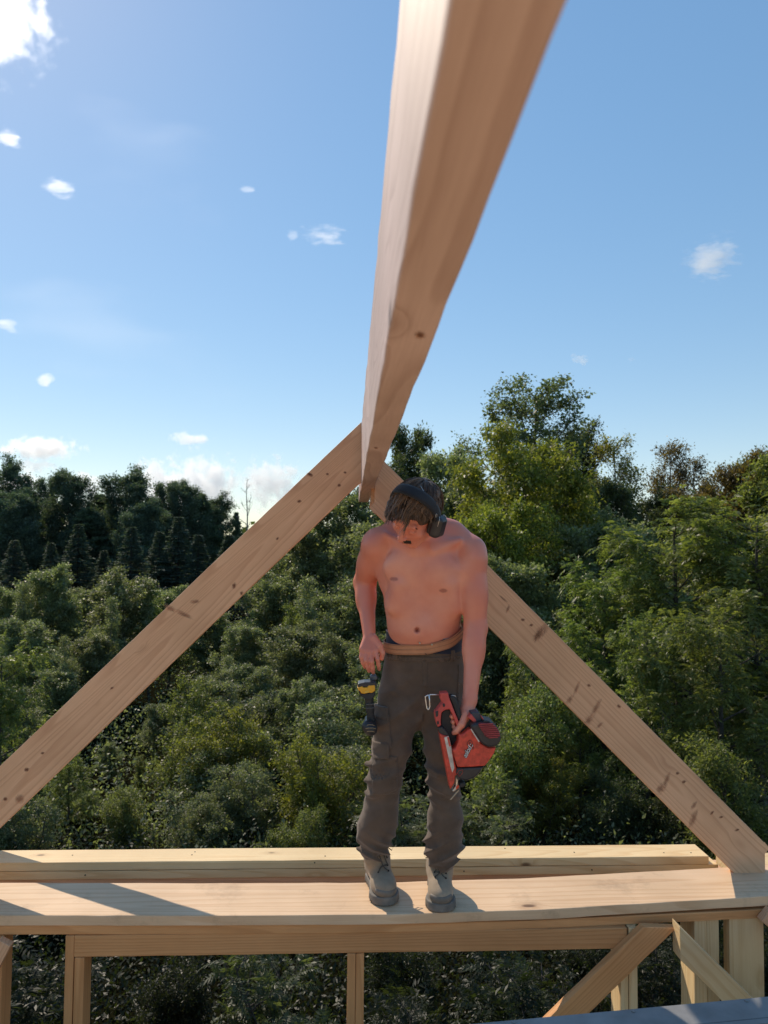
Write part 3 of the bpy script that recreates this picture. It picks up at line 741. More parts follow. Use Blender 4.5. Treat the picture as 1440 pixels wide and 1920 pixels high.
for i, (px, Y, py, w, lab) in enumerate([
 (28, 60, 1010, 1.1, 'dark spruce at the left edge below the pines'),
 (96, 58, 1015, 1.0, 'small pointed spruce third from the left edge'),
 (148, 60, 980, 1.0, 'pointed spruce left of the clear cone shaped spruce'),
 (247, 57, 985, 1.05, 'clear cone shaped blue green spruce in front of the dark pines'),
 (300, 61, 994, 1.1, 'wide spruce just right of the clear cone shaped spruce'),
 (336, 60, 966, 1.1, 'tallest spruce, in front of the pair of pines near the left rafter'),
 (372, 58, 1000, 1.1, 'spruce nearest to the left rafter on its outer side'),
 (430, 60, 1000, 1.2, 'spruce mostly hidden behind the middle of the left rafter'),
 (500, 62, 1050, 1.2, 'dark spruce showing under the left rafter beyond the trees'),
 (195, 62, 1030, 1.1, 'short spruce between the pointed spruce and the cone shaped spruce')]):
    plant('spruce%d' % (i % 2), px, Y, py, lab, 'spruce_tree', 'spruce tree', G2, w*1.4)
plant('bare', 467, 70, 900, 'leafless dead tree against the cloud above the left rafter', 'dead_tree', 'dead tree', None, 1.0)

G3 = 'grey green leafy trees in the middle distance'
for i, (k, px, Y, py, w, lab) in enumerate([
 ('broad0', 15, 34, 1118, 1.0, 'grey green leafy tree at the left edge below the spruces'),
 ('broad1', 96, 31, 1083, 0.9, 'grey green leafy tree with a pale pointed top below the small spruce'),
 ('broad2', 155, 35, 1120, 1.0, 'grey green leafy tree between the two pale topped trees on the left'),
 ('broad0', 232, 31, 1096, 1.15, 'large pale topped leafy tree just left of the dark knot of the left rafter'),
 ('broad1', 318, 34, 1118, 1.0, 'leafy tree meeting the upper edge of the left rafter'),
 ('broad2', 50, 27, 1180, 1.1, 'leafy tree in the second row near the left edge'),
 ('broad1', 175, 27, 1205, 1.1, 'leafy tree in the second row right above the left rafter'),
 ('broad0', 640, 36, 948, 1.0, 'tall grey green tree directly left of the bare shoulder of the man'),
 ('broad2', 582, 35, 1012, 1.0, 'grey green tree under the upper left rafter, second from the man'),
 ('broad1', 700, 33, 1000, 1.0, 'grey green tree showing between the right arm of the man and his chest'),
 ('broad0', 520, 32, 1100, 1.1, 'grey green tree along the lower edge of the left rafter, third from the man'),
 ('broad2', 455, 28, 1190, 1.1, 'leafy tree below the middle of the left rafter'),
 ('broad1', 560, 25, 1190, 1.15, 'leafy tree left of the hand resting at the hip'),
 ('broad0', 645, 24, 1215, 1.0, 'leafy tree left of the yellow tool'),
 ('broad2', 760, 26, 1180, 1.2, 'leafy tree mostly hidden behind the legs of the man'),
 ('shrub0', 505, 21, 1300, 1.25, 'grey green bush in the middle, right of the pale green low bush'),
 ('shrub0', 655, 20, 1290, 1.2, 'grey green bush directly left of the thigh of the man'),
 ]): plant(k, px, Y, py, lab, 'leafy_tree' if k[0] == 'b' else 'bush', 'tree' if k[0] == 'b' else 'bush', G3 if k[0] == 'b' else 'bushes at the foot of the trees', w*1.15)

plant('poplar', 1000, 42, 733, 'tallest tree, an open crowned poplar rising against the sky', 'poplar_tree', 'tree', None, 1.18)
plant('broad2', 775, 46, 836, 'dark cone topped tree rising behind the head of the man', 'leafy_tree', 'tree', None, 0.62, LM['dark'])
plant('broad0', 730, 44, 905, 'dark tree showing under the ridge and right rafter joint', 'leafy_tree', 'tree', None, 0.8, LM['dark'])
plant('broad1', 850, 38, 876, 'grey green tree right of the ear defenders', 'leafy_tree', 'tree', None, 0.85)
plant('broad0', 905, 36, 930, 'grey green tree above the left shoulder of the man', 'leafy_tree', 'tree', None, 1.0)
plant('broad1', 1085, 46, 832, 'dark tree between the poplar and the half bare tree', 'leafy_tree', 'tree', None, 0.6, LM['dark'])
plant('yellow0', 985, 29, 848, 'large yellow green tree in front of the poplar', 'leafy_tree', 'tree', None, 0.95)
plant('yellow1', 925, 26, 960, 'yellow green tree beside the left upper arm of the man', 'leafy_tree', 'tree', None, 0.9)
plant('yellow1', 1060, 31, 905, 'yellow green tree right of the large one below the poplar', 'leafy_tree', 'tree', None, 0.75)
plant('thin0', 1165, 43, 830, 'half bare olive brown tree right of the poplar', 'thin_tree', 'tree', None, 1.0, LM['yellow'])
plant('thin1', 1255, 45, 838, 'thin brown tree with bare twigs against the sky', 'thin_tree', 'tree', None, 0.95)
plant('thin0', 1305, 43, 872, 'thin brown tree right of the one with bare twigs', 'thin_tree', 'tree', None, 0.9)
plant('broad2', 1150, 36, 940, 'dark olive tree below the half bare tree', 'leafy_tree', 'tree', None, 0.75, LM['dark'])
plant('broad0', 1222, 40, 950, 'dark tree in the gap between yellow green and brown trees', 'leafy_tree', 'tree', None, 0.9, LM['dark'])
plant('broad1', 1300, 38, 950, 'dark tree under the thin brown trees', 'leafy_tree', 'tree', None, 1.0, LM['brown'])
plant('broad1', 1395, 40, 888, 'round brown green tree at the right edge of the skyline', 'leafy_tree', 'tree', None, 0.9, LM['brown'])
plant('broad2', 1455, 38, 880, 'green tree cut by the right edge on the skyline', 'leafy_tree', 'tree', None, 1.0, LM['green'])
plant('broad0', 1345, 52, 935, 'far tree in the low dip of the skyline on the right', 'leafy_tree', 'tree', None, 1.0, LM['brown'])
G4 = 'green trees with drooping leaves on the right'
for i, (k, px, Y, py, w, lab) in enumerate([
 ('ash0', 1265, 19.5, 985, 1.05, 'large drooping leaved tree on the right above the rafter'),
 ('ash1', 1425, 18, 975, 1.05, 'drooping leaved tree at the right edge, in front of the brown tree'),
 ('ash1', 1130, 20, 1090, 0.9, 'drooping leaved tree on the right, nearest to the yellow green tree'),
 ('ash0', 1350, 15.5, 1150, 0.95, 'nearest drooping leaved tree, above the lower right rafter'),
 ('ash1', 1215, 16.5, 1190, 0.8, 'drooping leaved tree just above the middle of the right rafter'),
 ('ash0', 1000, 19, 1195, 0.8, 'drooping leaved tree under the right rafter, right of the arm'),
 ('ash1', 1090, 17.5, 1330, 0.9, 'drooping leaved tree under the middle of the right rafter'),
 ('ash1', 5, 15.5, 1235, 0.8, 'drooping leaved tree at the left edge above the left rafter'),
 ('ash0', 130, 17, 1430, 0.9, 'drooping leaved tree under the lower left rafter'),
 ]): plant(k, px, Y, py, lab, 'ash_tree', 'tree', G4, w, None)
G5 = 'bushes at the foot of the trees'
for i, (k, px, Y, py, w, lab, mt) in enumerate([
 ('shrub2', 330, 19, 1292, 1.0, 'fresh green bush below the middle of the left rafter', None),
 ('shrub1', 420, 17.5, 1345, 1.0, 'yellowish bush right of the fresh green one', None),
 ('shrub1', 610, 16, 1382, 1.0, 'yellow green bush left of the knee of the man', 'yellow'),
 ('shrub0', 480, 16, 1430, 1.1, 'grey green bush just above the far wall plate, left of the yellow green bush', None),
 ('shrub2', 255, 16, 1470, 1.1, 'fresh green bush just above the far wall plate near the lower left', None),
 ('shrub0', 370, 15, 1500, 1.2, 'grey green low bush touching the top of the far wall plate', None),
 ('shrub0', 60, 15, 1500, 1.2, 'grey green low bush at the foot of the left rafter', None),
 ('shrub2', 560, 14.5, 1510, 1.0, 'low fresh green bush between the left rafter and the boots', None),
 ('sumac1', 770, 15, 1478, 1.3, 'pale feathery plant between the shins of the man', None),
 ('sumac1', 900, 15, 1490, 1.2, 'pale feathery plant below the red nail gun', None),
 ('shrub2', 940, 17, 1300, 1.0, 'green bush behind the red nail gun', None),
 ('shrub1', 1010, 16, 1430, 1.0, 'yellowish bush right of the nail gun', None),
 ('shrub0', 1130, 15.5, 1450, 1.1, 'grey green bush below the right rafter', 'dark'),
 ('shrub2', 1250, 15, 1440, 1.0, 'green bush at the lower end of the right rafter', 'dark'),
 ('shrub2', 1400, 14, 1390, 1.1, 'green bush at the right edge behind the rafter foot', None),
 ('shrub0', 830, 19, 1330, 1.0, 'dark bush behind the legs of the man', 'dark'),
 ]): plant(k, px, Y, py, lab, 'bush', 'bush', G5, w, LM[mt] if mt else None)
G6 = 'leafy plants seen under the wall plate'
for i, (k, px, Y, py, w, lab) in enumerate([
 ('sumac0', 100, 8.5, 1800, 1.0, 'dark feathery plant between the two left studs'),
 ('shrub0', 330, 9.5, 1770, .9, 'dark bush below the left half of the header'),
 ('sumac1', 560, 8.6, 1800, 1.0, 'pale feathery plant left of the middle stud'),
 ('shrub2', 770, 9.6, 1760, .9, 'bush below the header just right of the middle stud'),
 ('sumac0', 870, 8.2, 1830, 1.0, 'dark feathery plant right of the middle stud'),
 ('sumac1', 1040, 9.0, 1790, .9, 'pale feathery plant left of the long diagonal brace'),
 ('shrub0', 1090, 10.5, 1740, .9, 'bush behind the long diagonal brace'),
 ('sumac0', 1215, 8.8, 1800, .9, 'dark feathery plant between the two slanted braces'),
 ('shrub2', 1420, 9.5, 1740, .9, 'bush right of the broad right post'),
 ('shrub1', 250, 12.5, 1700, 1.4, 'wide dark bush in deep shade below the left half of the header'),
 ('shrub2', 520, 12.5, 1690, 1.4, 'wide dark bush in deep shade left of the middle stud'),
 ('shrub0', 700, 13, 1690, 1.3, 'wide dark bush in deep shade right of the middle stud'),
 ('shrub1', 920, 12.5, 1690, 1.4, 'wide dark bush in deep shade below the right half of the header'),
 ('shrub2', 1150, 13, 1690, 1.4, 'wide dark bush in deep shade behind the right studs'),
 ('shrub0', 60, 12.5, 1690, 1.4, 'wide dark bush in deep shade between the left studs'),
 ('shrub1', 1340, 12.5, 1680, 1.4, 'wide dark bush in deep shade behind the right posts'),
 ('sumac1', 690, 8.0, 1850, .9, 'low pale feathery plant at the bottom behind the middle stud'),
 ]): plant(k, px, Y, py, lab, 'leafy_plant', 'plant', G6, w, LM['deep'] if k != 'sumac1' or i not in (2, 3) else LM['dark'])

G7 = 'small trees filling the slope behind the man'
for i, (k, px, Y, py, w, lab) in enumerate([
 ('broad1', 400, 33, 1165, 1.2, 'grey green tree half covered by the middle of the left rafter'),
 ('broad2', 480, 23, 1265, 1.2, 'grey green tree in the middle of the slope, left of the two bushes'),
 ('broad0', 575, 21, 1290, 1.1, 'dense grey green tree between bush and thigh'),
 ('broad1', 400, 22, 1280, 1.1, 'grey green tree right under the left rafter near its middle'),
 ('broad2', 300, 23, 1330, 1.2, 'grey green tree along the lower edge of the left rafter'),
 ('broad0', 205, 21, 1400, 1.1, 'grey green tree low along the lower edge of the left rafter'),
 ('broad1', 110, 24, 1265, 1.2, 'grey green tree in the third row above the left rafter'),
 ('broad2', 20, 22, 1300, 1.1, 'grey green tree behind the drooping leaved one at the left edge'),
 ('broad0', 700, 22, 1230, 1.2, 'grey green tree behind the yellow tool and the thigh'),
 ('broad1', 610, 29, 1130, 1.2, 'grey green tree in the upper middle, left of the forearm'),
 ('broad2', 690, 28, 1110, 1.1, 'grey green tree seen inside the bend of the right arm'),
 ('broad0', 900, 24, 1160, 1.1, 'grey green tree behind the hanging left arm'),
 ('broad1', 960, 23, 1080, 1.0, 'leafy tree just under the upper right rafter'),
 ('broad2', 1080, 26, 1020, 1.0, 'leafy tree in the shade left of the drooping leaved ones'),
 ('broad0', 1180, 26, 1010, 1.0, 'dark leafy tree behind the drooping leaved trees'),
 ('shrub0', 430, 18, 1380, 1.4, 'wide grey green bush behind the yellowish one'),
 ('shrub2', 150, 18, 1480, 1.4, 'wide green bush under the lowest part of the left rafter'),
 ('shrub0', 700, 17, 1400, 1.3, 'grey green bush behind the shins'),
 ]): plant(k, px, Y, py, lab, 'leafy_tree' if k[0] == 'b' else 'bush', 'tree' if k[0] == 'b' else 'bush', G7 if k[0] == 'b' else G5, w*1.1)
G8 = 'slim upright young trees on the slope'
for i, (k, px, Y, py, lab) in enumerate([
 ('young0', 62, 30, 1105, 'slim young tree near the left edge, in front of the small spruce'),
 ('young0', 195, 28, 1130, 'slim young tree left of the clear cone shaped spruce, lower down'),
 ('young1', 285, 31, 1115, 'slim young tree just outside the upper edge of the left rafter'),
 ('young0', 130, 25, 1200, 'slim young tree in the second row, middle of the left slope'),
 ('young0', 658, 31, 1020, 'slim young tree with a visible stem beside the raised right elbow'),
 ('young0', 602, 27, 1095, 'slim young tree between the left rafter and the right elbow'),
 ('young1', 540, 28, 1140, 'slim young tree right under the left rafter, above the middle bushes'),
 ('young0', 425, 24, 1240, 'slim young tree against the lower edge of the left rafter'),
 ('young1', 365, 20, 1335, 'slim fresh green young tree beside the low bushes'),
 ('young0', 585, 20, 1330, 'slim young tree left of the yellow tool, lower'),
 ('young1', 265, 19, 1420, 'slim young tree under the lower half of the left rafter'),
 ('young0', 505, 17, 1450, 'slim young tree near the far wall plate, left of the knees'),
 ('young1', 945, 25, 1035, 'slim young tree right of the left upper arm'),
 ('young0', 1105, 30, 960, 'slim young tree with a visible stem under the half bare tree'),
 ('young0', 1030, 21, 1160, 'slim young tree above the upper part of the right rafter'),
 ('young1', 965, 18, 1330, 'slim young tree right of the nail gun')]):
    plant(k, px, Y, py, lab, 'young_tree', 'tree', G8, 0.9+0.25*(i % 3)/2)
# low undergrowth nobody could count
def undergrowth():
    rs = np.random.RandomState(3)
    n = 7000
    y = 14.0+rs.uniform(0, 1, n)**1.3*42; x = rs.uniform(-0.62, 0.62, n)*(y+4)
    h = rs.uniform(0.25, 1.1, n)*np.clip(y/16, 0.55, 1.6)
    gz = ground_z(x, y)
    TP = np.stack([x, y, gz+h*0.6], 1); TD = np.tile([0, 0, 1.0], (n, 1))
    per = 16; idx = np.repeat(np.arange(n), per)
    C = TP[idx]+rs.normal(0, 1, (len(idx), 3))*np.stack([0.30+0*h, 0.30+0*h, h*0.33], 1)[idx]
    D = norm(rs.normal(0, 0.7, (len(idx), 3))+np.array([0, 0, 0.3])); N = norm(rs.normal(0, 0.5, (len(idx), 3))+np.array([0, 0, 1.0]))
    L = rs.uniform(0.07, 0.15, len(idx)); T = np.clip(rs.normal(0.4, 0.2, len(idx))+rs.normal(0, 0.25, n)[idx], 0, 1)
    o = link('undergrowth', leaves_mesh('undergrowth', C, D, N, L, L*0.45, T), LM['broad'])
    tag(o, 'tangle of low green undergrowth covering the ground between the bushes', kind='stuff')
undergrowth()
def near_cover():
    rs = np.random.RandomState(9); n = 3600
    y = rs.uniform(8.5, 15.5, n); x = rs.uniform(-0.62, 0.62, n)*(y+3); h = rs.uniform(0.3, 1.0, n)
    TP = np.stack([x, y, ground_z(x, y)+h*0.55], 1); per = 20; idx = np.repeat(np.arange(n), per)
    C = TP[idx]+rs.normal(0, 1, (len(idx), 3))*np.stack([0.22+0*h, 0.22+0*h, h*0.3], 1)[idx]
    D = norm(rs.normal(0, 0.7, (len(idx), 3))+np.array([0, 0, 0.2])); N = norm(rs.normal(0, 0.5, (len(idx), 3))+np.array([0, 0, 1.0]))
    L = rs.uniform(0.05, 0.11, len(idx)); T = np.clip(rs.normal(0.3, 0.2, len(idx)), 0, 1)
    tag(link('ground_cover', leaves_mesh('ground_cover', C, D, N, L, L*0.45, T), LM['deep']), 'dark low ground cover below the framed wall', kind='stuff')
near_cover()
def far_wood():
    rs = np.random.RandomState(21); n = 900
    a = rs.uniform(-1.35, 1.35, n); R = rs.uniform(100, 140, n); x, y = R*np.sin(a), R*np.cos(a); h = rs.uniform(6, 10.5, n)*(0.9+0.1*np.sin(a*17))
    TP = np.stack([x, y, ground_z(x, y)+h*0.5], 1); per = 26; idx = np.repeat(np.arange(n), per)
    q = rs.normal(0, 1, (len(idx), 3)); q /= np.maximum(1, np.linalg.norm(q, axis=1, keepdims=True)/1.6)
    C = TP[idx]+q*np.stack([2.2+0*h, 2.2+0*h, h*0.32], 1)[idx]
    D = norm(rs.normal(0, 0.7, (len(idx), 3))+np.array([0, 0, 0.4])); N = norm(rs.normal(0, 0.6, (len(idx), 3))+np.array([0, 0, 0.6]))
    L = rs.uniform(0.9, 1.8, len(idx)); T = np.clip(rs.normal(0.4, 0.2, len(idx))+rs.normal(0, 0.25, n)[idx], 0, 1)
    o = link('distant_wood', leaves_mesh('distant_wood', C, D, N, L, L*0.6, T), LM['dark'])
    tag(o, 'dark distant wood beyond the trees, reading as one mass', kind='stuff')
far_wood()
# ------------------------------------------------------------------ smooth solids on a grid -> one continuous surface
def smin(a, b, k):
    h = np.clip(0.5+0.5*(b-a)/k, 0, 1); return b*(1-h)+a*h-k*h*(1-h)
class Solid:
    def __init__(s, lo, hi, h):
        s.h = h; s.lo = np.array(lo, float); n = np.ceil((np.array(hi)-s.lo)/h).astype(int)+1
        s.ax = [(s.lo[i]+h*np.arange(n[i])).astype(np.float32) for i in range(3)]
        s.F = np.full(n, 0.05, np.float32)
    def block(s, lo, hi, m):
        sl = []
        for i in range(3):
            a = int(np.clip(np.floor((lo[i]-m-s.lo[i])/s.h), 0, s.F.shape[i])); b = int(np.clip(np.ceil((hi[i]+m-s.lo[i])/s.h)+1, 0, s.F.shape[i]))
            sl.append(slice(a, b))
        X = s.ax[0][sl[0]][:, None, None]; Y = s.ax[1][sl[1]][None, :, None]; Z = s.ax[2][sl[2]][None, None, :]
        return tuple(sl), X, Y, Z
    def _put(s, sl, d, k, op):
        A = s.F[sl]
        if op == 'add': s.F[sl] = smin(A, d, k)
        elif op == 'cut': s.F[sl] = -smin(-A, d, k)
        elif op == 'and': s.F[sl] = np.maximum(A, d)
    def cap(s, a, b, ra, rb, k=0.015, nrm=None, flat=1.0, op='add'):
        a, b = np.array(a, float), np.array(b, float); R = max(ra, rb)
        sl, X, Y, Z = s.block(np.minimum(a, b)-R, np.maximum(a, b)+R, k*2+0.012)
        px, py, pz = X-a[0], Y-a[1], Z-a[2]; ba = b-a; L2 = max(ba@ba, 1e-12)
        t = np.clip((px*ba[0]+py*ba[1]+pz*ba[2])/L2, 0, 1)
        qx, qy, qz = px-t*ba[0], py-t*ba[1], pz-t*ba[2]
        q2 = qx*qx+qy*qy+qz*qz
        if nrm is not None:
            n = np.array(nrm, float); n /= np.linalg.norm(n); qn = qx*n[0]+qy*n[1]+qz*n[2]
            q2 = q2 - qn*qn + (qn/flat)**2
        s._put(sl, np.sqrt(q2)-(ra+(rb-ra)*t), k, op); return s
    def chain(s, pts, rs, k=0.012, **kw):
        for i in range(len(pts)-1): s.cap(pts[i], pts[i+1], rs[i], rs[i+1], k, **kw)
        return s
    def ell(s, c, r, R=None, k=0.02, op='add'):
        c = np.array(c, float); r = np.array(r, float); m = r.max()
        sl, X, Y, Z = s.block(c-m, c+m, k*2+0.012)
        p = [X-c[0], Y-c[1], Z-c[2]]
        R = np.eye(3) if R is None else np.array(R)     # rows = local axes
        q = [R[i][0]*p[0]+R[i][1]*p[1]+R[i][2]*p[2] for i in range(3)]
        k0 = np.sqrt(sum((q[i]/r[i])**2 for i in range(3))); k1 = np.sqrt(sum((q[i]/r[i]**2)**2 for i in range(3)))
        s._put(sl, k0*(k0-1)/np.maximum(k1, 1e-6), k, op); return s
    def box(s, c, hs, R=None, rad=0.005, k=0.006, op='add'):
        c = np.array(c, float); m = np.linalg.norm(hs)
        sl, X, Y, Z = s.block(c-m, c+m, k*2+0.01)
        p = [X-c[0], Y-c[1], Z-c[2]]; R = np.eye(3) if R is None else np.array(R)
        q = [np.abs(R[i][0]*p[0]+R[i][1]*p[1]+R[i][2]*p[2])-(hs[i]-rad) for i in range(3)]
        o = np.sqrt(sum(np.maximum(v, 0)**2 for v in q))+np.minimum(np.maximum(np.maximum(q[0], q[1]), q[2]), 0)-rad
        s._put(sl, o, k, op); return s
    def warp(s, fn):
        X = s.ax[0][:, None, None]; Y = s.ax[1][None, :, None]; Z = s.ax[2][None, None, :]
        s.F = (s.F + fn(X, Y, Z)).astype(np.float32); return s
    def surface(s):
        "surface nets"
        F = s.F; nx, ny, nz = F.shape; ins = F < 0
        c = [ins[dx:nx-1+dx, dy:ny-1+dy, dz:nz-1+dz] for dx in (0, 1) for dy in (0, 1) for dz in (0, 1)]
        cnt = np.zeros((nx-1, ny-1, nz-1), np.int8)
        for q in c: cnt += q
        act = (cnt > 0) & (cnt < 8)
        I = np.argwhere(act); n = len(I)
        idx = np.full(act.shape, -1, np.int32); idx[act] = np.arange(n)
        P = np.zeros((n, 3)); W_ = np.zeros(n)
        off = [(0, 0, 0), (0, 0, 1), (0, 1, 0), (0, 1, 1), (1, 0, 0), (1, 0, 1), (1, 1, 0), (1, 1, 1)]
        val = [F[I[:, 0]+o[0], I[:, 1]+o[1], I[:, 2]+o[2]].astype(float) for o in off]
        for a in range(8):
            for b in range(a+1, 8):
                if sum(abs(off[a][i]-off[b][i]) for i in range(3)) != 1: continue
                m = (val[a] < 0) != (val[b] < 0); t = val[a]/(val[a]-val[b]+1e-12)
                for i in range(3): P[m, i] += (off[a][i]+(off[b][i]-off[a][i])*t[m])
                W_[m] += 1
        P = (P/W_[:, None]+I)*s.h+s.lo
        Q = []
        for ax in range(3):
            o1, o2 = [(1, 2), (2, 0), (0, 1)][ax]
            sl0 = [slice(None)]*3; sl1 = [slice(None)]*3
            sl0[ax] = slice(0, -1); sl1[ax] = slice(1, None)
            A, B = ins[tuple(sl0)], ins[tuple(sl1)]
            E = np.argwhere(A != B)
            ok = (E[:, o1] > 0) & (E[:, o2] > 0) & (E[:, o1] < F.shape[o1]-1) & (E[:, o2] < F.shape[o2]-1)
            E = E[ok]; flip = A[tuple(E.T)]
            def cell(d1, d2):
                C = E.copy(); C[:, o1] -= d1; C[:, o2] -= d2; return idx[tuple(C.T)]
            q = np.stack([cell(1, 1), cell(0, 1), cell(0, 0), cell(1, 0)], 1)
            q[~flip] = q[~flip][:, ::-1]; Q.append(q)
        return P, np.concatenate(Q)
def smooth_mesh(V, Fq, it=1, lam=0.5):
    n = len(V); E = np.concatenate([Fq[:, [0, 1]], Fq[:, [1, 2]], Fq[:, [2, 3]], Fq[:, [3, 0]]]); E = np.concatenate([E, E[:, ::-1]])
    deg = np.bincount(E[:, 0], minlength=n).astype(float)
    for _ in range(it):
        A = np.stack([np.bincount(E[:, 0], weights=V[E[:, 1], i], minlength=n) for i in range(3)], 1)/np.maximum(deg, 1)[:, None]
        V = V+(A-V)*lam
    return V
def solid_obj(name, sd_, mat, parent=None, it=1, attrs=None):
    V, Fq = sd_.surface(); V = smooth_mesh(V, Fq, it)
    at_ = attrs(V) if attrs else None
    if parent is not None: V = V-np.array(parent.location)
    return link(name, mesh_np(name, V, Fq, True, at_), mat, parent)
def vnoise(X, Y, Z, f, seed):
    "cheap smooth pseudo noise: a sum of tilted sines"
    r = np.random.RandomState(seed); o = 0
    for i in range(5):
        k = r.normal(0, 1, 3); k = k/np.linalg.norm(k)*f*r.uniform(0.6, 1.6); o = o+np.sin(k[0]*X+k[1]*Y+k[2]*Z+r.uniform(0, 6.28))
    return o/5
# ------------------------------------------------------------------ the man
def skin_mat():
    m, nt, b = mat_new('skin')
    tc = nd(nt, 'ShaderNodeTexCoord')
    n = nd(nt, 'ShaderNodeTexNoise'); n.inputs['Scale'].default_value = 7; n.inputs['Detail'].default_value = 5; lk(nt, tc.outputs['Object'], n.inputs['Vector'])
    n2 = nd(nt, 'ShaderNodeTexNoise'); n2.inputs['Scale'].default_value = 160; n2.inputs['Detail'].default_value = 3; lk(nt, tc.outputs['Object'], n2.inputs['Vector'])
    r = ramp(nt, n.outputs[0], [(0.3, (0.68, 0.225, 0.15)), (0.7, (0.84, 0.36, 0.24))])
    a1 = nd(nt, 'ShaderNodeAttribute'); a1.attribute_name = 'tan'; a2 = nd(nt, 'ShaderNodeAttribute'); a2.attribute_name = 'dark'
    c = mixc(nt, a1.outputs['Fac'], r.outputs[0], (0.68, 0.215, 0.14))
    c = mixc(nt, a2.outputs['Fac'], c, (0.36, 0.11, 0.08))
    lk(nt, c, b.inputs['Base Color']); b.inputs['Roughness'].default_value = 0.40; b.inputs['Specular IOR Level'].default_value = 0.5
    b.inputs['Subsurface Weight'].default_value = 0.12; b.inputs['Subsurface Radius'].default_value = (1, 0.35, 0.2); b.inputs['Subsurface Scale'].default_value = 0.012
    bp = nd(nt, 'ShaderNodeBump'); bp.inputs['Strength'].default_value = 0.25; bp.inputs['Distance'].default_value = 0.001
    lk(nt, n2.outputs[0], bp.inputs['Height']); lk(nt, bp.outputs[0], b.inputs['Normal'])
    return m
SKIN = skin_mat()
man = empty('person', (0.28, 3.05, 0.0))
tag(man, 'shirtless man in brown work trousers looking down while standing on the plank', 'person')
A3 = lambda px, py, Y: np.array(at(px, py, Y))
HC = A3(779, 961, 2.76)                                       # head centre and its own axes
HF = np.array([-0.55, -0.51, -0.66]); HF /= np.linalg.norm(HF)
HU = np.array([-0.19, -0.79, 0.58]); HU -= HF*(HU@HF); HU /= np.linalg.norm(HU)
HL = np.cross(HU, HF)
HR = np.array([HL, HF, HU])
def hp(l, f, u): return HC+HL*l+HF*f+HU*u
NIP = [A3(739, 1086, 2.865), A3(832, 1108, 2.86)]; NAV = A3(782, 1182, 2.90)
NEK = A3(795, 992, 2.98)
def build_body():
    s = Solid(A3(640, 1395, 2.9)-np.array([0, .25, 0]), A3(935, 870, 2.9)+np.array([0.02, .36, 0.03]), 0.0042)
    pel, che = A3(796, 1228, 3.055), A3(795, 1060, 2.985)
    tu = che-pel; tu /= np.linalg.norm(tu); tl = np.array([0.99, 0.06, -0.06]); tl -= tu*(tl@tu); tl /= np.linalg.norm(tl); tf = np.cross(tl, tu)
    TR = np.array([tl, tf, tu])
    # trunk
    s.cap(A3(796, 1262, 3.065), A3(796, 1222, 3.055), 0.155, 0.150, 0.02, nrm=tf, flat=0.70)
    s.cap(A3(796, 1222, 3.055), A3(795, 1150, 3.02), 0.148, 0.143, 0.02, nrm=tf, flat=0.70)
    s.cap(A3(795, 1150, 3.02), A3(794, 1075, 2.985), 0.143, 0.156, 0.03, nrm=tf, flat=0.72)
    s.ell(A3(794, 1068, 2.985), (0.162, 0.112, 0.15), TR, 0.03)
    s.ell(A3(794, 1022, 2.965), (0.165, 0.092, 0.075), TR, 0.04)
    # belly and ribs
    s.ell(A3(787, 1172, 2.985), (0.115, 0.085, 0.085), TR, 0.04)
    s.ell(A3(756, 1125, 2.975), (0.066, 0.080, 0.075), TR, 0.05); s.ell(A3(834, 1128, 2.975), (0.066, 0.080, 0.075), TR, 0.05)
    # pectorals
    s.ell(A3(756, 1064, 2.905), (0.080, 0.036, 0.064), TR, 0.03); s.ell(A3(828, 1075, 2.90), (0.082, 0.036, 0.066), TR, 0.03)
    s.cap(A3(792, 1045, 2.855), A3(789, 1098, 2.862), 0.006, 0.006, 0.022, op='cut')
    s.cap(A3(787, 1120, 2.868), A3(783, 1168, 2.88), 0.004, 0.004, 0.02, op='cut')
    for sg, x0 in ((-1, 752), (1, 838)):
        s.cap(A3(x0+sg*4, 1096, 2.90), A3(x0+sg*14, 1136, 2.93), 0.03, 0.03, 0.03)
    for sg in (-1, 1):
        for k in range(2): s.cap(A3(786-k*1.5+sg*4, 1124+k*22, 2.862+0.004*k), A3(786-k*1.5+sg*26, 1121+k*22, 2.875), 0.003, 0.003, 0.014, op='cut')
        s.cap(A3(784+sg*30, 1120, 2.868), A3(782+sg*30, 1180, 2.89), 0.003, 0.003, 0.016, op='cut')
    s.cap(A3(868, 1020, 2.875), A3(858, 1080, 2.895), 0.004, 0.004, 0.014, op='cut'); pass
    # collar bones, trapezius, neck
    s.cap(A3(812, 1030, 2.875), A3(862, 1013, 2.90), 0.011, 0.009, 0.03); s.cap(A3(776, 1030, 2.875), A3(722, 1002, 2.91), 0.011, 0.009, 0.03)
    s.cap(A3(815, 1024, 2.85), A3(868, 1006, 2.86), 0.008, 0.006, 0.018, op='cut')
    s.chain([A3(800, 985, 2.975), A3(845, 1003, 2.985), A3(886, 1030, 2.955)], [0.058, 0.055, 0.05], 0.03)
    s.chain([A3(790, 985, 2.975), A3(748, 996, 2.985), A3(714, 1012, 2.96)], [0.058, 0.052, 0.047], 0.03)
    s.cap(NEK, hp(0.0, -0.035, -0.045), 0.064, 0.058, 0.025)
    # shoulders
    s.ell(A3(884, 1046, 2.935), (0.058, 0.064, 0.078), None, 0.03); s.ell(A3(705, 1022, 2.965), (0.052, 0.062, 0.062), None, 0.03)
    # left arm hangs straight (right in the picture)
    sh, el, wr = A3(886, 1052, 2.93), A3(892, 1178, 2.92), A3(881, 1312, 2.835)
    s.cap(sh, el, 0.056, 0.044, 0.02); s.ell(sh*0.5+el*0.5+np.array([0, -0.012, 0.0]), (0.05, 0.048, 0.095), None, 0.02)
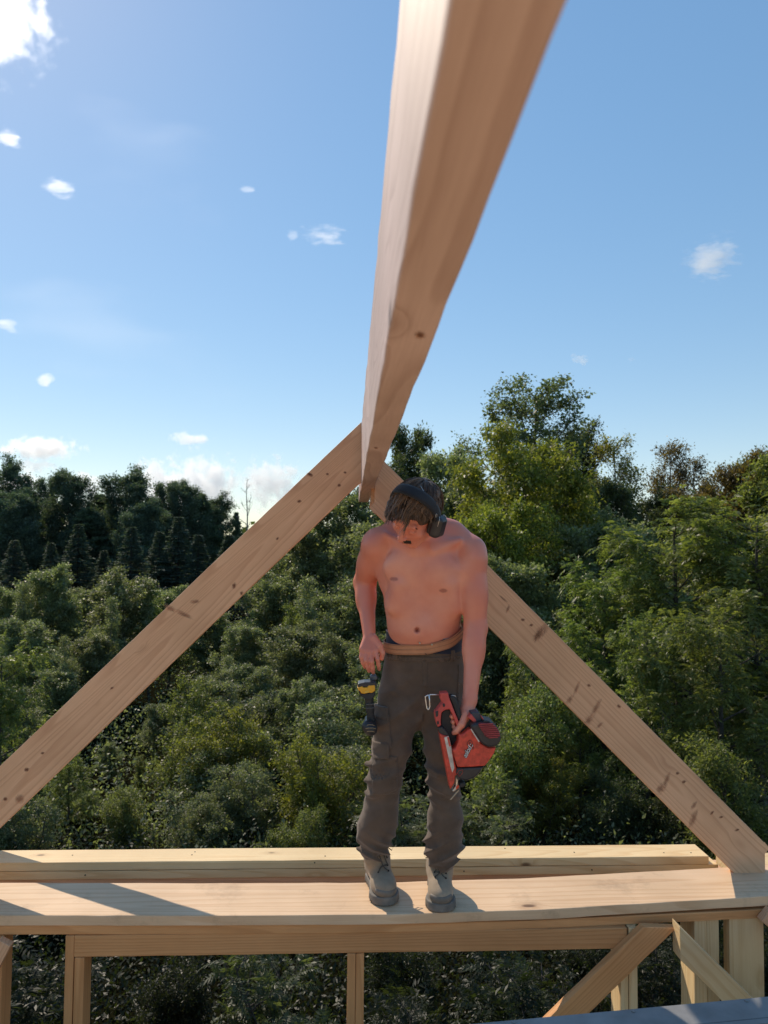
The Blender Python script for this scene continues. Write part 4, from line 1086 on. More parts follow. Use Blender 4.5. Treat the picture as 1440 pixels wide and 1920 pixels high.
    s.cap(el, wr, 0.042, 0.027, 0.02); s.ell(el*0.72+wr*0.28+np.array([-0.002, 0, 0]), (0.044, 0.042, 0.085), None, 0.02)
    s.cap(A3(872, 1070, 2.93), A3(852, 1100, 2.955), 0.05, 0.045, 0.03)
    # right arm: elbow out behind, hand hanging at the hip
    sh2, el2, wr2 = A3(704, 1024, 2.96), A3(684, 1092, 3.12), A3(692, 1186, 3.0)
    s.cap(sh2, el2, 0.054, 0.046, 0.025); s.ell(sh2*0.5+el2*0.5, (0.052, 0.09, 0.054), [[1, 0, 0], [0, 0.80, -0.60], [0, 0.6, 0.8]], 0.02)
    s.cap(el2, wr2, 0.043, 0.026, 0.02); s.ell(el2*0.7+wr2*0.3, (0.041, 0.043, 0.08), None, 0.02)
    s.cap(A3(716, 1045, 2.98), A3(732, 1090, 2.99), 0.045, 0.045, 0.03)
    # right hand
    kn = [A3(679, 1217, 2.955), A3(686, 1221, 2.95), A3(695, 1222, 2.95), A3(704, 1219, 2.955)]
    for q, r in zip(kn, (0.0125, 0.0135, 0.014, 0.0135)): s.cap(wr2+(q-wr2)*0.15, q, 0.017, r, 0.008)
    tips = [[A3(677, 1232, 2.945), A3(680, 1243, 2.95), A3(684, 1252, 2.965)], [A3(686, 1239, 2.935), A3(689, 1251, 2.945), A3(692, 1259, 2.96)],
            [A3(697, 1241, 2.935), A3(699, 1253, 2.945), A3(700, 1262, 2.96)], [A3(708, 1236, 2.94), A3(710, 1247, 2.95), A3(711, 1255, 2.965)]]
    for q, t, r in zip(kn, tips, (0.0078, 0.0088, 0.0092, 0.0088)): s.chain([q]+t, [r*1.15, r*1.05, r*0.95, r*0.82], 0.004)
    s.chain([A3(700, 1196, 2.975), A3(712, 1210, 2.965), A3(717, 1224, 2.965), A3(716, 1235, 2.97)], [0.017, 0.0125, 0.0105, 0.009], 0.007)
    # left hand closed round the handle of the nail gun
    s.cap(wr, A3(872, 1346, 2.815), 0.026, 0.029, 0.012, nrm=(0.5, 1, 0), flat=0.8)
    s.cap(A3(876, 1334, 2.825), A3(866, 1352, 2.835), 0.026, 0.024, 0.01)
    s.chain([A3(874, 1340, 2.80), A3(866, 1358, 2.785), A3(857, 1370, 2.79), A3(851, 1374, 2.80)], [0.017, 0.0135, 0.0115, 0.0095], 0.006)
    for i, (a, b, c) in enumerate([((862, 1336), (851, 1334), (845, 1341)), ((864, 1345), (852, 1344), (847, 1351)), ((866, 1354), (854, 1354), (849, 1361)), ((868, 1364), (857, 1365), (852, 1371))]):
        s.chain([A3(*a, 2.865), A3(*b, 2.858), A3(*c, 2.825), A3(c[0]+3, c[1]+3, 2.806)], [0.0115, 0.0108, 0.0098, 0.0085], 0.004)
    # head
    s.ell(hp(0, -0.010, 0.024), (0.070, 0.090, 0.083), HR, 0.02)
    s.ell(hp(0, 0.028, -0.045), (0.060, 0.066, 0.070), HR, 0.025)
    s.ell(hp(0, 0.052, -0.098), (0.032, 0.028, 0.022), HR, 0.02)
    s.cap(hp(0.045, -0.01, -0.075), hp(0.022, 0.055, -0.102), 0.022, 0.018, 0.02); s.cap(hp(-0.045, -0.01, -0.075), hp(-0.022, 0.055, -0.102), 0.022, 0.018, 0.02)
    s.cap(hp(-0.04, 0.078, 0.012), hp(0.04, 0.078, 0.012), 0.012, 0.012, 0.014)
    for sg in (-1, 1):
        s.ell(hp(sg*0.032, 0.098, -0.012), (0.016, 0.012, 0.011), HR, 0.008, op='cut')
        s.ell(hp(sg*0.032, 0.080, -0.013), (0.0125, 0.0125, 0.0115), HR, 0.004)
        s.ell(hp(sg*0.045, 0.058, -0.038), (0.020, 0.018, 0.016), HR, 0.015)
    s.cap(hp(0, 0.090, -0.005), hp(0, 0.112, -0.040), 0.0085, 0.0115, 0.009)
    for sg in (-1, 1): s.ell(hp(sg*0.011, 0.100, -0.043), (0.009, 0.010, 0.008), HR, 0.005)
    s.ell(hp(0, 0.086, -0.068), (0.022, 0.011, 0.007), HR, 0.005); s.ell(hp(0, 0.084, -0.079), (0.019, 0.011, 0.007), HR, 0.005)
    s.cap(hp(-0.018, 0.097, -0.0735), hp(0.018, 0.097, -0.0735), 0.0025, 0.0025, 0.003, op='cut')
    # navel
    s.ell(NAV, (0.007, 0.02, 0.009), None, 0.01, op='cut')
    for q in NIP: s.ell(q, (0.008, 0.02, 0.006), None, 0.006, op='add') if False else None
    def attrs(V):
        d = np.zeros(len(V))
        for q in NIP:
            e = np.sqrt(((V[:, 0]-q[0])/0.014)**2+((V[:, 2]-q[2])/0.007)**2); d = np.maximum(d, np.clip((1.25-e)*2.2, 0, 0.75)*(V[:, 1] < 2.95))
        e = np.linalg.norm((V-NAV)*np.array([1, 0.5, 1]), axis=1); d = np.maximum(d, np.clip((0.016-e)/0.010, 0, 0.7))
        e = np.linalg.norm((V-hp(0, 0.094, -0.0735))*1.0, axis=1); d = np.maximum(d, np.clip((0.022-e)/0.012, 0, 0.45))
        # forearms, shoulders and face are more tanned than the trunk
        t = np.clip((np.abs(V[:, 0]-A3(794, 1100, 2.95)[0])-0.15)/0.05, 0, 1)*0.75
        t = np.maximum(t, np.clip((V[:, 2]-A3(794, 1040, 2.95)[2])/0.09, 0, 1)*0.6)
        return {'dark': d, 'tan': t}
    return solid_obj('body', s, SKIN, man, 1, attrs)
build_body()

# ---- hair
def hair_mat(name, c0, c1):
    m, nt, b = mat_new(name)
    a = nd(nt, 'ShaderNodeAttribute'); a.attribute_name = 'tint'
    r = ramp(nt, a.outputs['Fac'], [(0, c0), (1, c1)]); lk(nt, r.outputs[0], b.inputs['Base Color'])
    b.inputs['Roughness'].default_value = 0.42; b.inputs['Specular IOR Level'].default_value = 0.6
    return m
HAIR = hair_mat('hair_brown', (0.028, 0.016, 0.010), (0.30, 0.17, 0.095))
def build_hair():
    s = Solid(HC-0.2, HC+0.2, 0.0042)
    s.ell(hp(0, -0.012, 0.028), (0.075, 0.096, 0.089), HR, 0.01)
    s.ell(hp(0.008, -0.050, -0.02), (0.066, 0.055, 0.075), HR, 0.02)
    s.ell(hp(-0.02, 0.066, 0.048), (0.055, 0.034, 0.030), HR, 0.015)          # fringe root
    s.ell(hp(-0.054, 0.042, 0.018), (0.020, 0.045, 0.042), HR, 0.012)         # long lock at the right temple
    s.box(hp(0.012, 0.112, -0.040), (0.075, 0.05, 0.082), HR, 0.02, 0.012, op='cut')    # the face stays free
    s.box(hp(0.02, 0.04, -0.10), (0.12, 0.07, 0.055), HR, 0.02, 0.012, op='cut')
    o = solid_obj('hair', s, HAIR, man, 1, lambda V: {'tint': 0.18+0*V[:, 0]})
    rs = np.random.RandomState(8); tubes = []; tint = []
    cr = np.array([0.005, -0.62, 0.78]); cr /= np.linalg.norm(cr)
    e1 = np.cross(cr, [1, 0, 0]); e1 /= np.linalg.norm(e1); e2 = np.cross(cr, e1)
    rad = np.array([0.076, 0.098, 0.090])
    for lock in range(170):
        ph0 = rs.uniform(0, 2*np.pi); t1 = rs.uniform(1.15, 1.72)+0.14*math.sin(5*ph0+1.0)+0.22*max(0, float((e1*math.cos(ph0)+e2*math.sin(ph0))[1])); t0 = rs.uniform(0.03, max(0.1, t1-0.6)); b0 = rs.uniform(0.0, 0.014); sw0 = rs.normal(0.25, 0.30)
        lk_ = rs.uniform(0.015, 0.05); dl = np.array([rs.normal(-0.22, 0.25), rs.normal(-0.05, 0.2), -1.0]); tn = rs.normal(0.40, 0.20); free_end = rs.uniform(0.002, 0.016)
        for st in range(12):
            jp, jt, jb = rs.normal(0, 0.15), rs.normal(0, 0.05), rs.uniform(-0.003, 0.004)
            pts = []
            for k in range(8):
                s_ = k/7; cv = 1-0.75*s_**1.5
                th = t0+(t1-t0)*s_+jt*cv; p2 = ph0+jp*cv+sw0*(th-t0)
                d = cr*math.cos(th)+(e1*math.cos(p2)+e2*math.sin(p2))*math.sin(th)
                off = (b0+jb)*math.sin(math.pi*(k+1)/9)+0.003+(free_end if math.sin(p2) > -2 else 0)*s_**5
                loc = d*(rad+off)+np.array([0, -0.010, 0.028]); pts.append(hp(*loc))
            front = loc[1] > 0.02 and loc[2] < 0.115
            if loc[2] < -0.02 and loc[1] > 0.03 and loc[0] > -0.03: pts = pts[:5]; front = False
            if front:        # hangs free from the bowed brow
                g = lk_*rs.uniform(0.8, 1.1)*(1.0 if loc[0] < 0.03 else 0.5); q = pts[-1]
                pts += [q+dl*g*0.5, q+dl*g+rs.normal(0, 0.003, 3)]
            m = len(pts); w = rs.uniform(0.0010, 0.0022)
            tubes.append((np.array(pts), w*np.array([0.6]+[1.0]*(m-3)+[0.7, 0.2]))); tint.append(np.full(m*3, np.clip(tn+rs.normal(0, 0.12), 0, 1)))
    me = tubes_mesh('strands', tubes)
    a = me.attributes.new('tint', 'FLOAT', 'POINT'); T = np.concatenate(tint)
    T = T[:len(me.vertices)] if len(T) >= len(me.vertices) else np.pad(T, (0, len(me.vertices)-len(T)), mode='edge')
    a.data.foreach_set('value', T.astype(np.float32))
    st = link('strands', me, HAIR, o); st.location = -np.array(man.location); st['kind'] = 'stuff'
    # moustache, brows
    tb = []
    for i in range(170):
        l = rs.uniform(-0.026, 0.026); f = 0.0975-abs(l)*0.35; u = -0.059+rs.uniform(-0.004, 0.004)-abs(l)*0.12
        q = hp(l, f, u); d = HL*np.sign(l)*rs.uniform(0.3, 0.9)-HU*rs.uniform(0.6, 1.0)+HF*0.25
        tb.append((np.array([q-HF*0.003, q+d*0.004, q+d*0.009]), np.array([0.0011, 0.0010, 0.0003])))
    mo = link('moustache', tubes_mesh('moustache', tb), HAIR, man); mo.location = -np.array(man.location)
    for sg in (-1, 1):
        tb = []
        for i in range(60):
            l = sg*rs.uniform(0.014, 0.05); q = hp(l, 0.090-abs(l)*0.22, 0.014+rs.uniform(-0.003, 0.003))
            tb.append((np.array([q-HF*0.002, q+HL*sg*0.006+HF*0.002, q+HL*sg*0.011]), np.array([0.0009, 0.0008, 0.0003])))
        eb = link('eyebrow', tubes_mesh('eyebrow', tb), HAIR, man); eb.location = -np.array(man.location)
build_hair()
# ---- clothes
def cloth_mat(name, c, rough=0.85, weave=900, sheen=0.2, dirt=0.3, crease=0.0):
    m, nt, b = mat_new(name)
    tc = nd(nt, 'ShaderNodeTexCoord')
    n = nd(nt, 'ShaderNodeTexNoise'); n.inputs['Scale'].default_value = 9; n.inputs['Detail'].default_value = 7; n.inputs['Roughness'].default_value = 0.65; lk(nt, tc.outputs['Object'], n.inputs['Vector'])
    r = ramp(nt, n.outputs[0], [(0.3, tuple(x*(1-dirt) for x in c)), (0.55, c), (0.75, tuple(min(1, x*(1+dirt)) for x in c))])
    n2 = nd(nt, 'ShaderNodeTexNoise'); n2.inputs['Scale'].default_value = weave; n2.inputs['Detail'].default_value = 2; lk(nt, tc.outputs['Object'], n2.inputs['Vector'])
    lk(nt, r.outputs[0], b.inputs['Base Color']); b.inputs['Roughness'].default_value = rough; b.inputs['Sheen Weight'].default_value = sheen; b.inputs['Specular IOR Level'].default_value = 0.25
    bp = nd(nt, 'ShaderNodeBump'); bp.inputs['Strength'].default_value = 0.4; bp.inputs['Distance'].default_value = 0.0012; lk(nt, n2.outputs[0], bp.inputs['Height'])
    if crease:
        mp = nd(nt, 'ShaderNodeMapping'); mp.inputs['Scale'].default_value = (9, 9, 22); mp.inputs['Rotation'].default_value = (0.2, 0.5, 0.3); lk(nt, tc.outputs['Object'], mp.inputs[0])
        n3 = nd(nt, 'ShaderNodeTexNoise'); n3.noise_type = 'RIDGED_MULTIFRACTAL'; n3.inputs['Scale'].default_value = 1.0; n3.inputs['Detail'].default_value = 3; lk(nt, mp.outputs[0], n3.inputs['Vector'])
        b2 = nd(nt, 'ShaderNodeBump'); b2.inputs['Strength'].default_value = 0.6; b2.inputs['Distance'].default_value = crease; lk(nt, n3.outputs[0], b2.inputs['Height']); lk(nt, bp.outputs[0], b2.inputs['Normal']); lk(nt, b2.outputs[0], b.inputs['Normal'])
    else: lk(nt, bp.outputs[0], b.inputs['Normal'])
    return m
TROUS = cloth_mat('trouser_cloth', (0.135, 0.092, 0.065), crease=0.007)
NAVY = cloth_mat('navy_cloth', (0.022, 0.028, 0.05), dirt=0.2)
HEMC = cloth_mat('pale_hem', (0.45, 0.36, 0.33), dirt=0.2)
LEATH = cloth_mat('belt_leather', (0.58, 0.25, 0.12), rough=0.55, sheen=0.0, dirt=0.25)
LEGS = [([(757, 1268, 3.075), (748, 1330, 3.05), (734, 1400, 3.02), (721, 1458, 3.0), (714, 1520, 3.03), (707, 1550, 3.055), (703, 1592, 3.085)], [0.088, 0.090, 0.073, 0.062, 0.064, 0.070, 0.062]),
        ([(834, 1268, 3.075), (832, 1330, 3.045), (829, 1400, 3.01), (832, 1460, 2.985), (834, 1530, 3.01), (832, 1580, 3.035), (829, 1612, 3.05)], [0.084, 0.084, 0.071, 0.062, 0.064, 0.070, 0.058])]
def trouser_solid():
    lo = A3(650, 1640, 3.05); hi = A3(890, 1190, 3.05)
    s = Solid(lo-np.array([0, .25, 0]), hi+np.array([0, .25, 0]), 0.0048)
    tf = (0.0, -1, 0.1)
    s.cap(A3(795, 1290, 3.075), A3(795, 1212, 3.055), 0.158, 0.158, 0.02, nrm=tf, flat=0.74)
    for pts, rs in LEGS: s.chain([A3(*p) for p in pts], rs, 0.035)
    s.cap(A3(792, 1340, 3.05), A3(793, 1310, 3.06), 0.05, 0.06, 0.04)
    # the folds one can see: ridges of cloth lying on the legs
    for side, path, r in ((0, ((688, 1430), (714, 1441), (744, 1446)), .010), (0, ((690, 1412), (712, 1426), (746, 1430)), .009), (0, ((686, 1462), (705, 1471), (738, 1466)), .009), (0, ((684, 1484), (700, 1490), (724, 1486)), .008),
                          (0, ((672, 1578), (700, 1590), (730, 1580)), .012), (0, ((672, 1592), (704, 1602), (730, 1594)), .010), (0, ((678, 1545), (690, 1565), (722, 1572)), .008),
                          (1, ((804, 1446), (822, 1455), (856, 1449)), .009), (1, ((804, 1466), (830, 1476), (862, 1466)), .010), (1, ((806, 1490), (828, 1496), (852, 1490)), .007),
                          (1, ((798, 1588), (830, 1603), (866, 1590)), .012), (1, ((800, 1606), (830, 1617), (858, 1608)), .010), (1, ((806, 1556), (832, 1575), (862, 1570)), .008),
                          (0, ((788, 1352), (768, 1318), (738, 1296)), .008), (1, ((798, 1350), (822, 1318), (856, 1304)), .008), (0, ((784, 1370), (764, 1352), (722, 1342)), .007)):
        axy = LEGS[side][0]; zs = [q[1] for q in axy]; ys = [q[2] for q in axy]; rr2 = LEGS[side][1]; xs = [q[0] for q in axy]
        pp = []
        for x_, y_ in path:
            yc, rc, xc = np.interp(y_, zs, ys), np.interp(y_, zs, rr2), np.interp(y_, zs, xs)
            o_ = min(0.97, abs(x_-xc)*0.00212/rc); pp.append(A3(x_, y_, yc-rc*math.sqrt(1-o_*o_)*1.0))
        s.chain(pp, [r*0.6, r, r*0.5], 0.014)
    # open top
    pl = A3(795, 1221, 3.0)[2]
    kneez = A3(720, 1455, 3.0)[2]; ankz = A3(710, 1585, 3.06)[2]; crz = A3(790, 1335, 3.0)[2]
    def folds(X, Y, Z):
        side = np.where(X > A3(790, 1400, 3.03)[0], 1.0, -1.0)
        xa = X*1.0; k = np.exp(-((Z-kneez)/0.10)**2); a = np.exp(-((Z-ankz)/0.085)**2); c = np.exp(-((Z-crz)/0.09)**2)
        w1 = np.abs(np.sin(46*(Z+0.25*X*side+0.35*Y)+2.5*vnoise(X, Y, Z, 14, 1)))
        w2 = np.abs(np.sin(62*(Z-0.55*X*side+0.3*Y)+4.5*vnoise(X, Y, Z, 16, 2)))
        w3 = vnoise(X, Y, Z, 26, 3)
        w4 = np.abs(np.sin(30*(X*0.8*side+Z*0.9)+2.0*vnoise(X, Y, Z, 10, 4)))
        return (0.018*k*(w1-0.6)*(0.7+0.7*w3)+0.019*a*(w2-0.6)*(0.8+0.7*w3)+0.009*c*(w4-0.6)+0.005*w3+0.0045*(w4-0.6))
    s.warp(folds)
    X = s.ax[0][:, None, None]; Y = s.ax[1][None, :, None]; Z = s.ax[2][None, None, :]
    s.F = np.maximum(s.F, (Z-(pl+0.015*(X-0.3))).astype(np.float32))
    return s
_ts = trouser_solid()
# hollow cuffs: the boots come out of them
_ts.cap(A3(704, 1592, 3.085), A3(702, 1630, 3.085), 0.048, 0.050, 0.006, op='cut'); _ts.cap(A3(829, 1612, 3.05), A3(829, 1650, 3.05), 0.045, 0.048, 0.006, op='cut')
trousers = solid_obj('trousers', _ts, TROUS, man, 1)
def pad(name, cx, cy, Y, hw, hh, rot=0.0, out=0.006, mat=None, depth=0.09, parent=None):
    "a patch of cloth that lies on the trousers"
    q = A3(cx, cy, Y); s = Solid(_ts.lo, _ts.lo+(np.array(_ts.F.shape)-1)*_ts.h, _ts.h)
    s.ax = _ts.ax; s.F = _ts.F-out
    X = s.ax[0][:, None, None]-q[0]; Yy = s.ax[1][None, :, None]-q[1]; Z = s.ax[2][None, None, :]-q[2]
    u = X*math.cos(rot)+Z*math.sin(rot); v = -X*math.sin(rot)+Z*math.cos(rot)
    b = np.maximum(np.maximum(np.abs(u)-hw, np.abs(v)-hh), np.abs(Yy)-depth)
    F = np.maximum(np.maximum(s.F, b), -(_ts.F+0.003)); s.F = F.astype(np.float32)
    m = np.argwhere(F < 0.02)
    if len(m) == 0: return None
    a, e = np.maximum(m.min(0)-2, 0), m.max(0)+3
    t = Solid(_ts.lo+a*_ts.h, _ts.lo+a*_ts.h+0.01, _ts.h)
    t.ax = [_ts.ax[i][a[i]:e[i]] for i in range(3)]; t.F = s.F[a[0]:e[0], a[1]:e[1], a[2]:e[2]]
    V, Fq = t.surface()
    if len(Fq) == 0: return None
    V = smooth_mesh(V, Fq, 1)-np.array(man.location)
    return link(name, mesh_np(name, V, Fq, True), mat or TROUS, parent or trousers)
pad('cargo_pocket', 716, 1372, 2.96, 0.034, 0.062, 0.10, 0.007)
pad('pocket_flap', 714, 1338, 2.96, 0.030, 0.022, 0.0, 0.012)
pad('pocket_flap', 714, 1407, 2.95, 0.032, 0.030, 0.05, 0.013)
pad('waistband', 795, 1229, 3.05, 0.20, 0.013, 0.0, 0.004, depth=0.2)
pad('fly', 797, 1262, 2.95, 0.012, 0.055, 0.0, 0.004)
pad('belt_loop', 848, 1226, 2.98, 0.010, 0.024, 0.0, 0.008)
pad('belt_loop', 741, 1226, 2.98, 0.010, 0.024, 0.0, 0.008)
pad('knee_panel', 722, 1455, 2.93, 0.05, 0.075, 0.0, 0.004)
pad('seam', 858, 1330, 3.0, 0.006, 0.18, -0.02, 0.004)
bt = MB(); c = Vector(A3(799, 1224, 2.925))-Vector(man.location); bt.tube([c+Vector((0, 0.012, 0)), c, c+Vector((0, -0.003, 0))], [0.008, 0.008, 0.006], 12)
bt.build('button', plain('button_brown', (0.05, 0.035, 0.03), 0.4), trousers, True)
# underwear and tool belt: slanted loops round the hips
def loop(name, pts, w, th, mat, parent, n=72, cx=795, ry=0.122, rx=0.160, cyY=3.045):
    "pts: (angle in degrees, py of the band's middle); 0 = front, 90 = his left"
    V = []; F = []
    an = np.linspace(0, 360, n, endpoint=False)
    pa = [p[0] for p in pts]; pv = [p[1] for p in pts]
    for a in an:
        py = np.interp(((a+180) % 360)-180, pa, pv); r = math.radians(a)
        z = A3(cx, py, cyY)[2]; x0 = A3(cx, py, cyY)[0]
        e = np.array([math.sin(r), -math.cos(r)]); 
        for (dr, dz) in ((0, -w/2), (th, -w/2+0.001), (th*1.1, -w/4), (th*1.1, w/4), (th, w/2-0.001), (0, w/2)):
            V.append((x0+(rx+dr)*e[0]-man.location.x, cyY+(ry+dr)*e[1]-man.location.y, z+dz-man.location.z))
    for i in range(n):
        for k in range(6):
            j = (i+1) % n; F.append((i*6+k, i*6+(k+1) % 6, j*6+(k+1) % 6, j*6+k))
    return link(name, mesh_pd(name, V, F, False), mat, parent)
uw = loop('underwear', [(-180, 1200), (-90, 1196), (-30, 1201), (40, 1207), (90, 1201), (180, 1200)], 0.060, 0.003, NAVY, man, rx=0.151, ry=0.111)
loop('hem', [(-180, 1186), (-90, 1182), (-30, 1187), (40, 1193), (90, 1187), (180, 1186)], 0.005, 0.0045, HEMC, uw, rx=0.151, ry=0.111)
belt = loop('belt', [(-180, 1195), (-90, 1212), (-45, 1213), (0, 1210), (35, 1200), (62, 1186), (90, 1176), (180, 1195)], 0.040, 0.004, LEATH, man, rx=0.161, ry=0.119)
for py_ in (-0.016, 0.0, 0.016):
    lp_ = loop('stitch', [(-180, 1195), (-90, 1212), (-45, 1213), (0, 1210), (35, 1200), (62, 1186), (90, 1176), (180, 1195)], 0.0016, 0.0056, plain('stitch_dark', (0.20, 0.09, 0.055), 0.6), belt, rx=0.161, ry=0.119)
    lp_.location.z = py_
bk_ = MB(); c = Vector(A3(868, 1168, 2.99))-Vector(man.location)
bk_.tube([c+Vector((0.012*math.cos(t), -0.006, 0.02*math.sin(t))) for t in np.linspace(0, 6.28, 14)], 0.003, 5, cap=False)
bk_.build('buckle', plain('buckle_steel', (0.35, 0.27, 0.22), 0.35, 0.9), belt, True)
rv = MB().tube([(0, 0, 0), (0, -0.002, 0)], 0.0035, 8)
for px_, py2 in ((787, 1206), (810, 1209)):
    q = MB(); c = Vector(A3(px_, py2, 2.913))-Vector(man.location); q.tube([c+Vector((0, 0.006, 0)), c+Vector((0, -0.002, 0))], 0.0038, 8).build('rivet', plain('rivet_brass', (0.7, 0.6, 0.42), 0.35, 0.8), belt, True)

# ---- boots
SUEDE = cloth_mat('boot_suede', (0.35, 0.265, 0.185), rough=0.8, sheen=0.1, weave=400, dirt=0.35)
SOLE = plain('boot_sole', (0.17, 0.148, 0.125), 0.75, vary=0.3, scale=25)
TOEC = plain('toe_rubber', (0.17, 0.145, 0.12), 0.6, vary=0.25, scale=30)
LACE = plain('lace', (0.10, 0.085, 0.07), 0.9)
DARKIN = plain('boot_inside', (0.02, 0.018, 0.016), 0.9)
def boot(heel, toe, ank, sgn):
    heel, toe = np.array([heel[0], heel[1], 0.0]), np.array([toe[0], toe[1], 0.0]); d = toe-heel; L = np.linalg.norm(d); d /= L; w = np.array([d[1], -d[0], 0.0]); up = np.array([0, 0, 1.0])
    R = np.array([w, d, up]); P = lambda a, b, c: heel+w*a+d*b+up*c
    lo = np.minimum(np.minimum(heel, toe), ank)-0.09; hi = np.maximum(np.maximum(heel, toe), ank)+0.09
    s = Solid(lo, hi, 0.0040)
    s.ell(P(0, L-0.060, 0.052), (0.050, 0.066, 0.042), R, 0.02)
    s.cap(P(0, 0.05, 0.07), P(0, L-0.08, 0.058), 0.046, 0.046, 0.02, nrm=up, flat=0.85)
    s.cap(P(0, 0.05, 0.05), P(0, 0.06, 0.10), 0.043, 0.045, 0.02)
    s.cap(P(0, 0.075, 0.10), ank, 0.050, 0.047, 0.03)
    s.cap(P(0, L-0.09, 0.062), P(0, 0.085, 0.13), 0.036, 0.043, 0.02)
    s.box(P(0, L/2, -0.03), (0.12, 0.25, 0.058), R, 0.004, 0.004, op='cut')
    s.warp(lambda X, Y, Z: 0.0022*vnoise(X, Y, Z, 60, 5+sgn)+0.0025*vnoise(X, Y, Z, 28, 15+sgn))
    o = solid_obj('boot', s, SUEDE, man, 1)
    t = Solid(lo, hi, 0.0040)
    for b, r in ((0.042, 0.044), (0.085, 0.041), (0.13, 0.040), (0.18, 0.047), (L-0.062, 0.056), (L-0.05, 0.053)): t.cap(P(0, b, 0.0), P(0, b, 0.034), r+0.003, r, 0.012)
    t.chain([P(0, 0.045, 0.017), P(0, 0.13, 0.017), P(0, L-0.06, 0.017)], [0.045, 0.042, 0.056], 0.01)
    t.box(P(0, L/2, -0.05), (0.12, 0.25, 0.050), R, 0.001, 0.001, op='cut'); t.box(P(0, L/2, 0.088), (0.12, 0.25, 0.056), R, 0.001, 0.003, op='cut')
    for k in range(9): t.box(P(0, 0.03+k*(L-0.04)/9, 0.0), (0.09, 0.004, 0.009), R, 0.001, 0.002, op='cut')
    solid_obj('sole', t, SOLE, None, 0)
    so = bpy.data.objects['sole'] if sgn == 0 else bpy.data.objects['sole.001']
    so.parent = o; so.location = -np.array(man.location)
    c = Solid(lo, hi, 0.0040)
    c.ell(P(0, L-0.057, 0.050), (0.0525, 0.066, 0.040), R, 0.01); c.box(P(0, L-0.115, 0.09), (0.1, 0.085, 0.1), R, 0.02, 0.01, op='cut'); c.box(P(0, L/2, 0.118), (0.12, 0.3, 0.055), R, 0.001, 0.01, op='cut'); c.box(P(0, L/2, -0.02), (0.12, 0.3, 0.046), R, 0.001, 0.002, op='cut')
    tc_ = solid_obj('toe_cap', c, TOEC, None, 1); tc_.parent = o; tc_.location = -np.array(man.location)
    # eyelets row, crossed laces, bow with loose ends
    tg = Solid(lo, hi, 0.0040); tg.chain([P(0, L-0.105, 0.105), P(0, 0.125, 0.168), P(0, 0.118, 0.215)], [0.016, 0.022, 0.030], 0.01, nrm=d+up, flat=0.5)
    q = solid_obj('tongue', tg, SUEDE, None, 1); q.parent = o; q.location = -np.array(man.location)
    def surf(a, b):
        for c in np.arange(0.24, 0.02, -0.002):
            g = np.round((P(a, b, c)-s.lo)/s.h).astype(int)
            if (g >= 0).all() and (g < s.F.shape).all() and s.F[tuple(g)] < 0: return P(a, b, c+0.003)
        return P(a, b, 0.1)
    for k in range(5):
        for sg in (-1, 1):
            e = surf(sg*(0.021+0.0015*k), L-0.074-0.024*k); ey = MB().tube([e-up*0.003, e+up*0.0015+d*0.001], 0.0035, 8).build('eyelet', DARKIN, o, True); ey.location = -np.array(man.location)
    mb = MB(); lines = []
    for k in range(5):
        u = k/4; b = L-0.115-u*0.075; zc = 0.133+u*0.060; wv = 0.022+0.004*u
        lines.append((L-0.074-0.024*k, zc, 0.021+0.0015*k))
    for (b0, z0, w0), (b1, z1, w1) in zip(lines, lines[1:]):
        for sg in (-1, 1): mb.tube([surf(sg*w0, b0), surf(sg*w0*0.5, b0*0.75+b1*0.25)+up*0.001, surf(0, (b0+b1)/2)+up*0.003, surf(-sg*w1*0.5, b0*0.25+b1*0.75)+up*0.001, surf(-sg*w1, b1)], 0.0024, 5)
    K = surf(0, L-0.165)+d*0.006+up*0.004
    for sg, ln in ((-1, 0.055), (1, 0.065)):
        mb.tube([K, K+w*sg*0.02+d*0.012+up*0.008, K+w*sg*ln+d*0.022-up*0.012, K+w*sg*(ln-0.008)+d*0.026-up*0.026, K+w*sg*0.018+d*0.018-up*0.006, K], 0.0022, 5)
        mb.tube([K, K+w*sg*0.018+d*0.02-up*0.02, K+w*sg*0.034+d*0.02-up*0.055, K+w*sg*(0.030)+d*0.012-up*0.075], 0.0019, 5)
    mb.tube([K-w*0.004, K+w*0.004], 0.006, 6)
    lc = mb.build('lace', LACE, o, True); lc.location = -np.array(man.location)
    return o
_b1 = A3(700, 1640, 3.2); 
boot((0.116, 3.245), (0.157, 2.985), A3(703, 1606, 3.115), 0)
boot((0.384, 3.195), (0.363, 2.925), A3(829, 1626, 3.075), 1)
# ------------------------------------------------------------------ nail gun, driver, ear defenders
RED = plain('red_plastic', (0.60, 0.062, 0.034), 0.45, vary=0.3, scale=55)
REDH = plain('red_plastic_faded', (0.58, 0.075, 0.060), 0.5, vary=0.15, scale=22)
BLK = plain('black_rubber', (0.022, 0.021, 0.022), 0.6, vary=0.3, scale=40)
BLKG = plain('black_plastic', (0.028, 0.027, 0.03), 0.38, vary=0.25, scale=30)
BLUK = plain('slate_plastic', (0.035, 0.042, 0.06), 0.45, vary=0.2, scale=30)
STEEL = plain('worn_steel', (0.52, 0.49, 0.45), 0.35, 0.85, vary=0.25, scale=60)
WIRE = plain('bright_wire', (0.75, 0.74, 0.72), 0.28, 0.9)
STRIPE = plain('silver_label', (0.62, 0.56, 0.48), 0.5, vary=0.25, scale=45)
WHT = plain('white_print', (0.75, 0.72, 0.68), 0.6, vary=0.05)
TAN = plain('tan_strip', (0.42, 0.33, 0.22), 0.7)
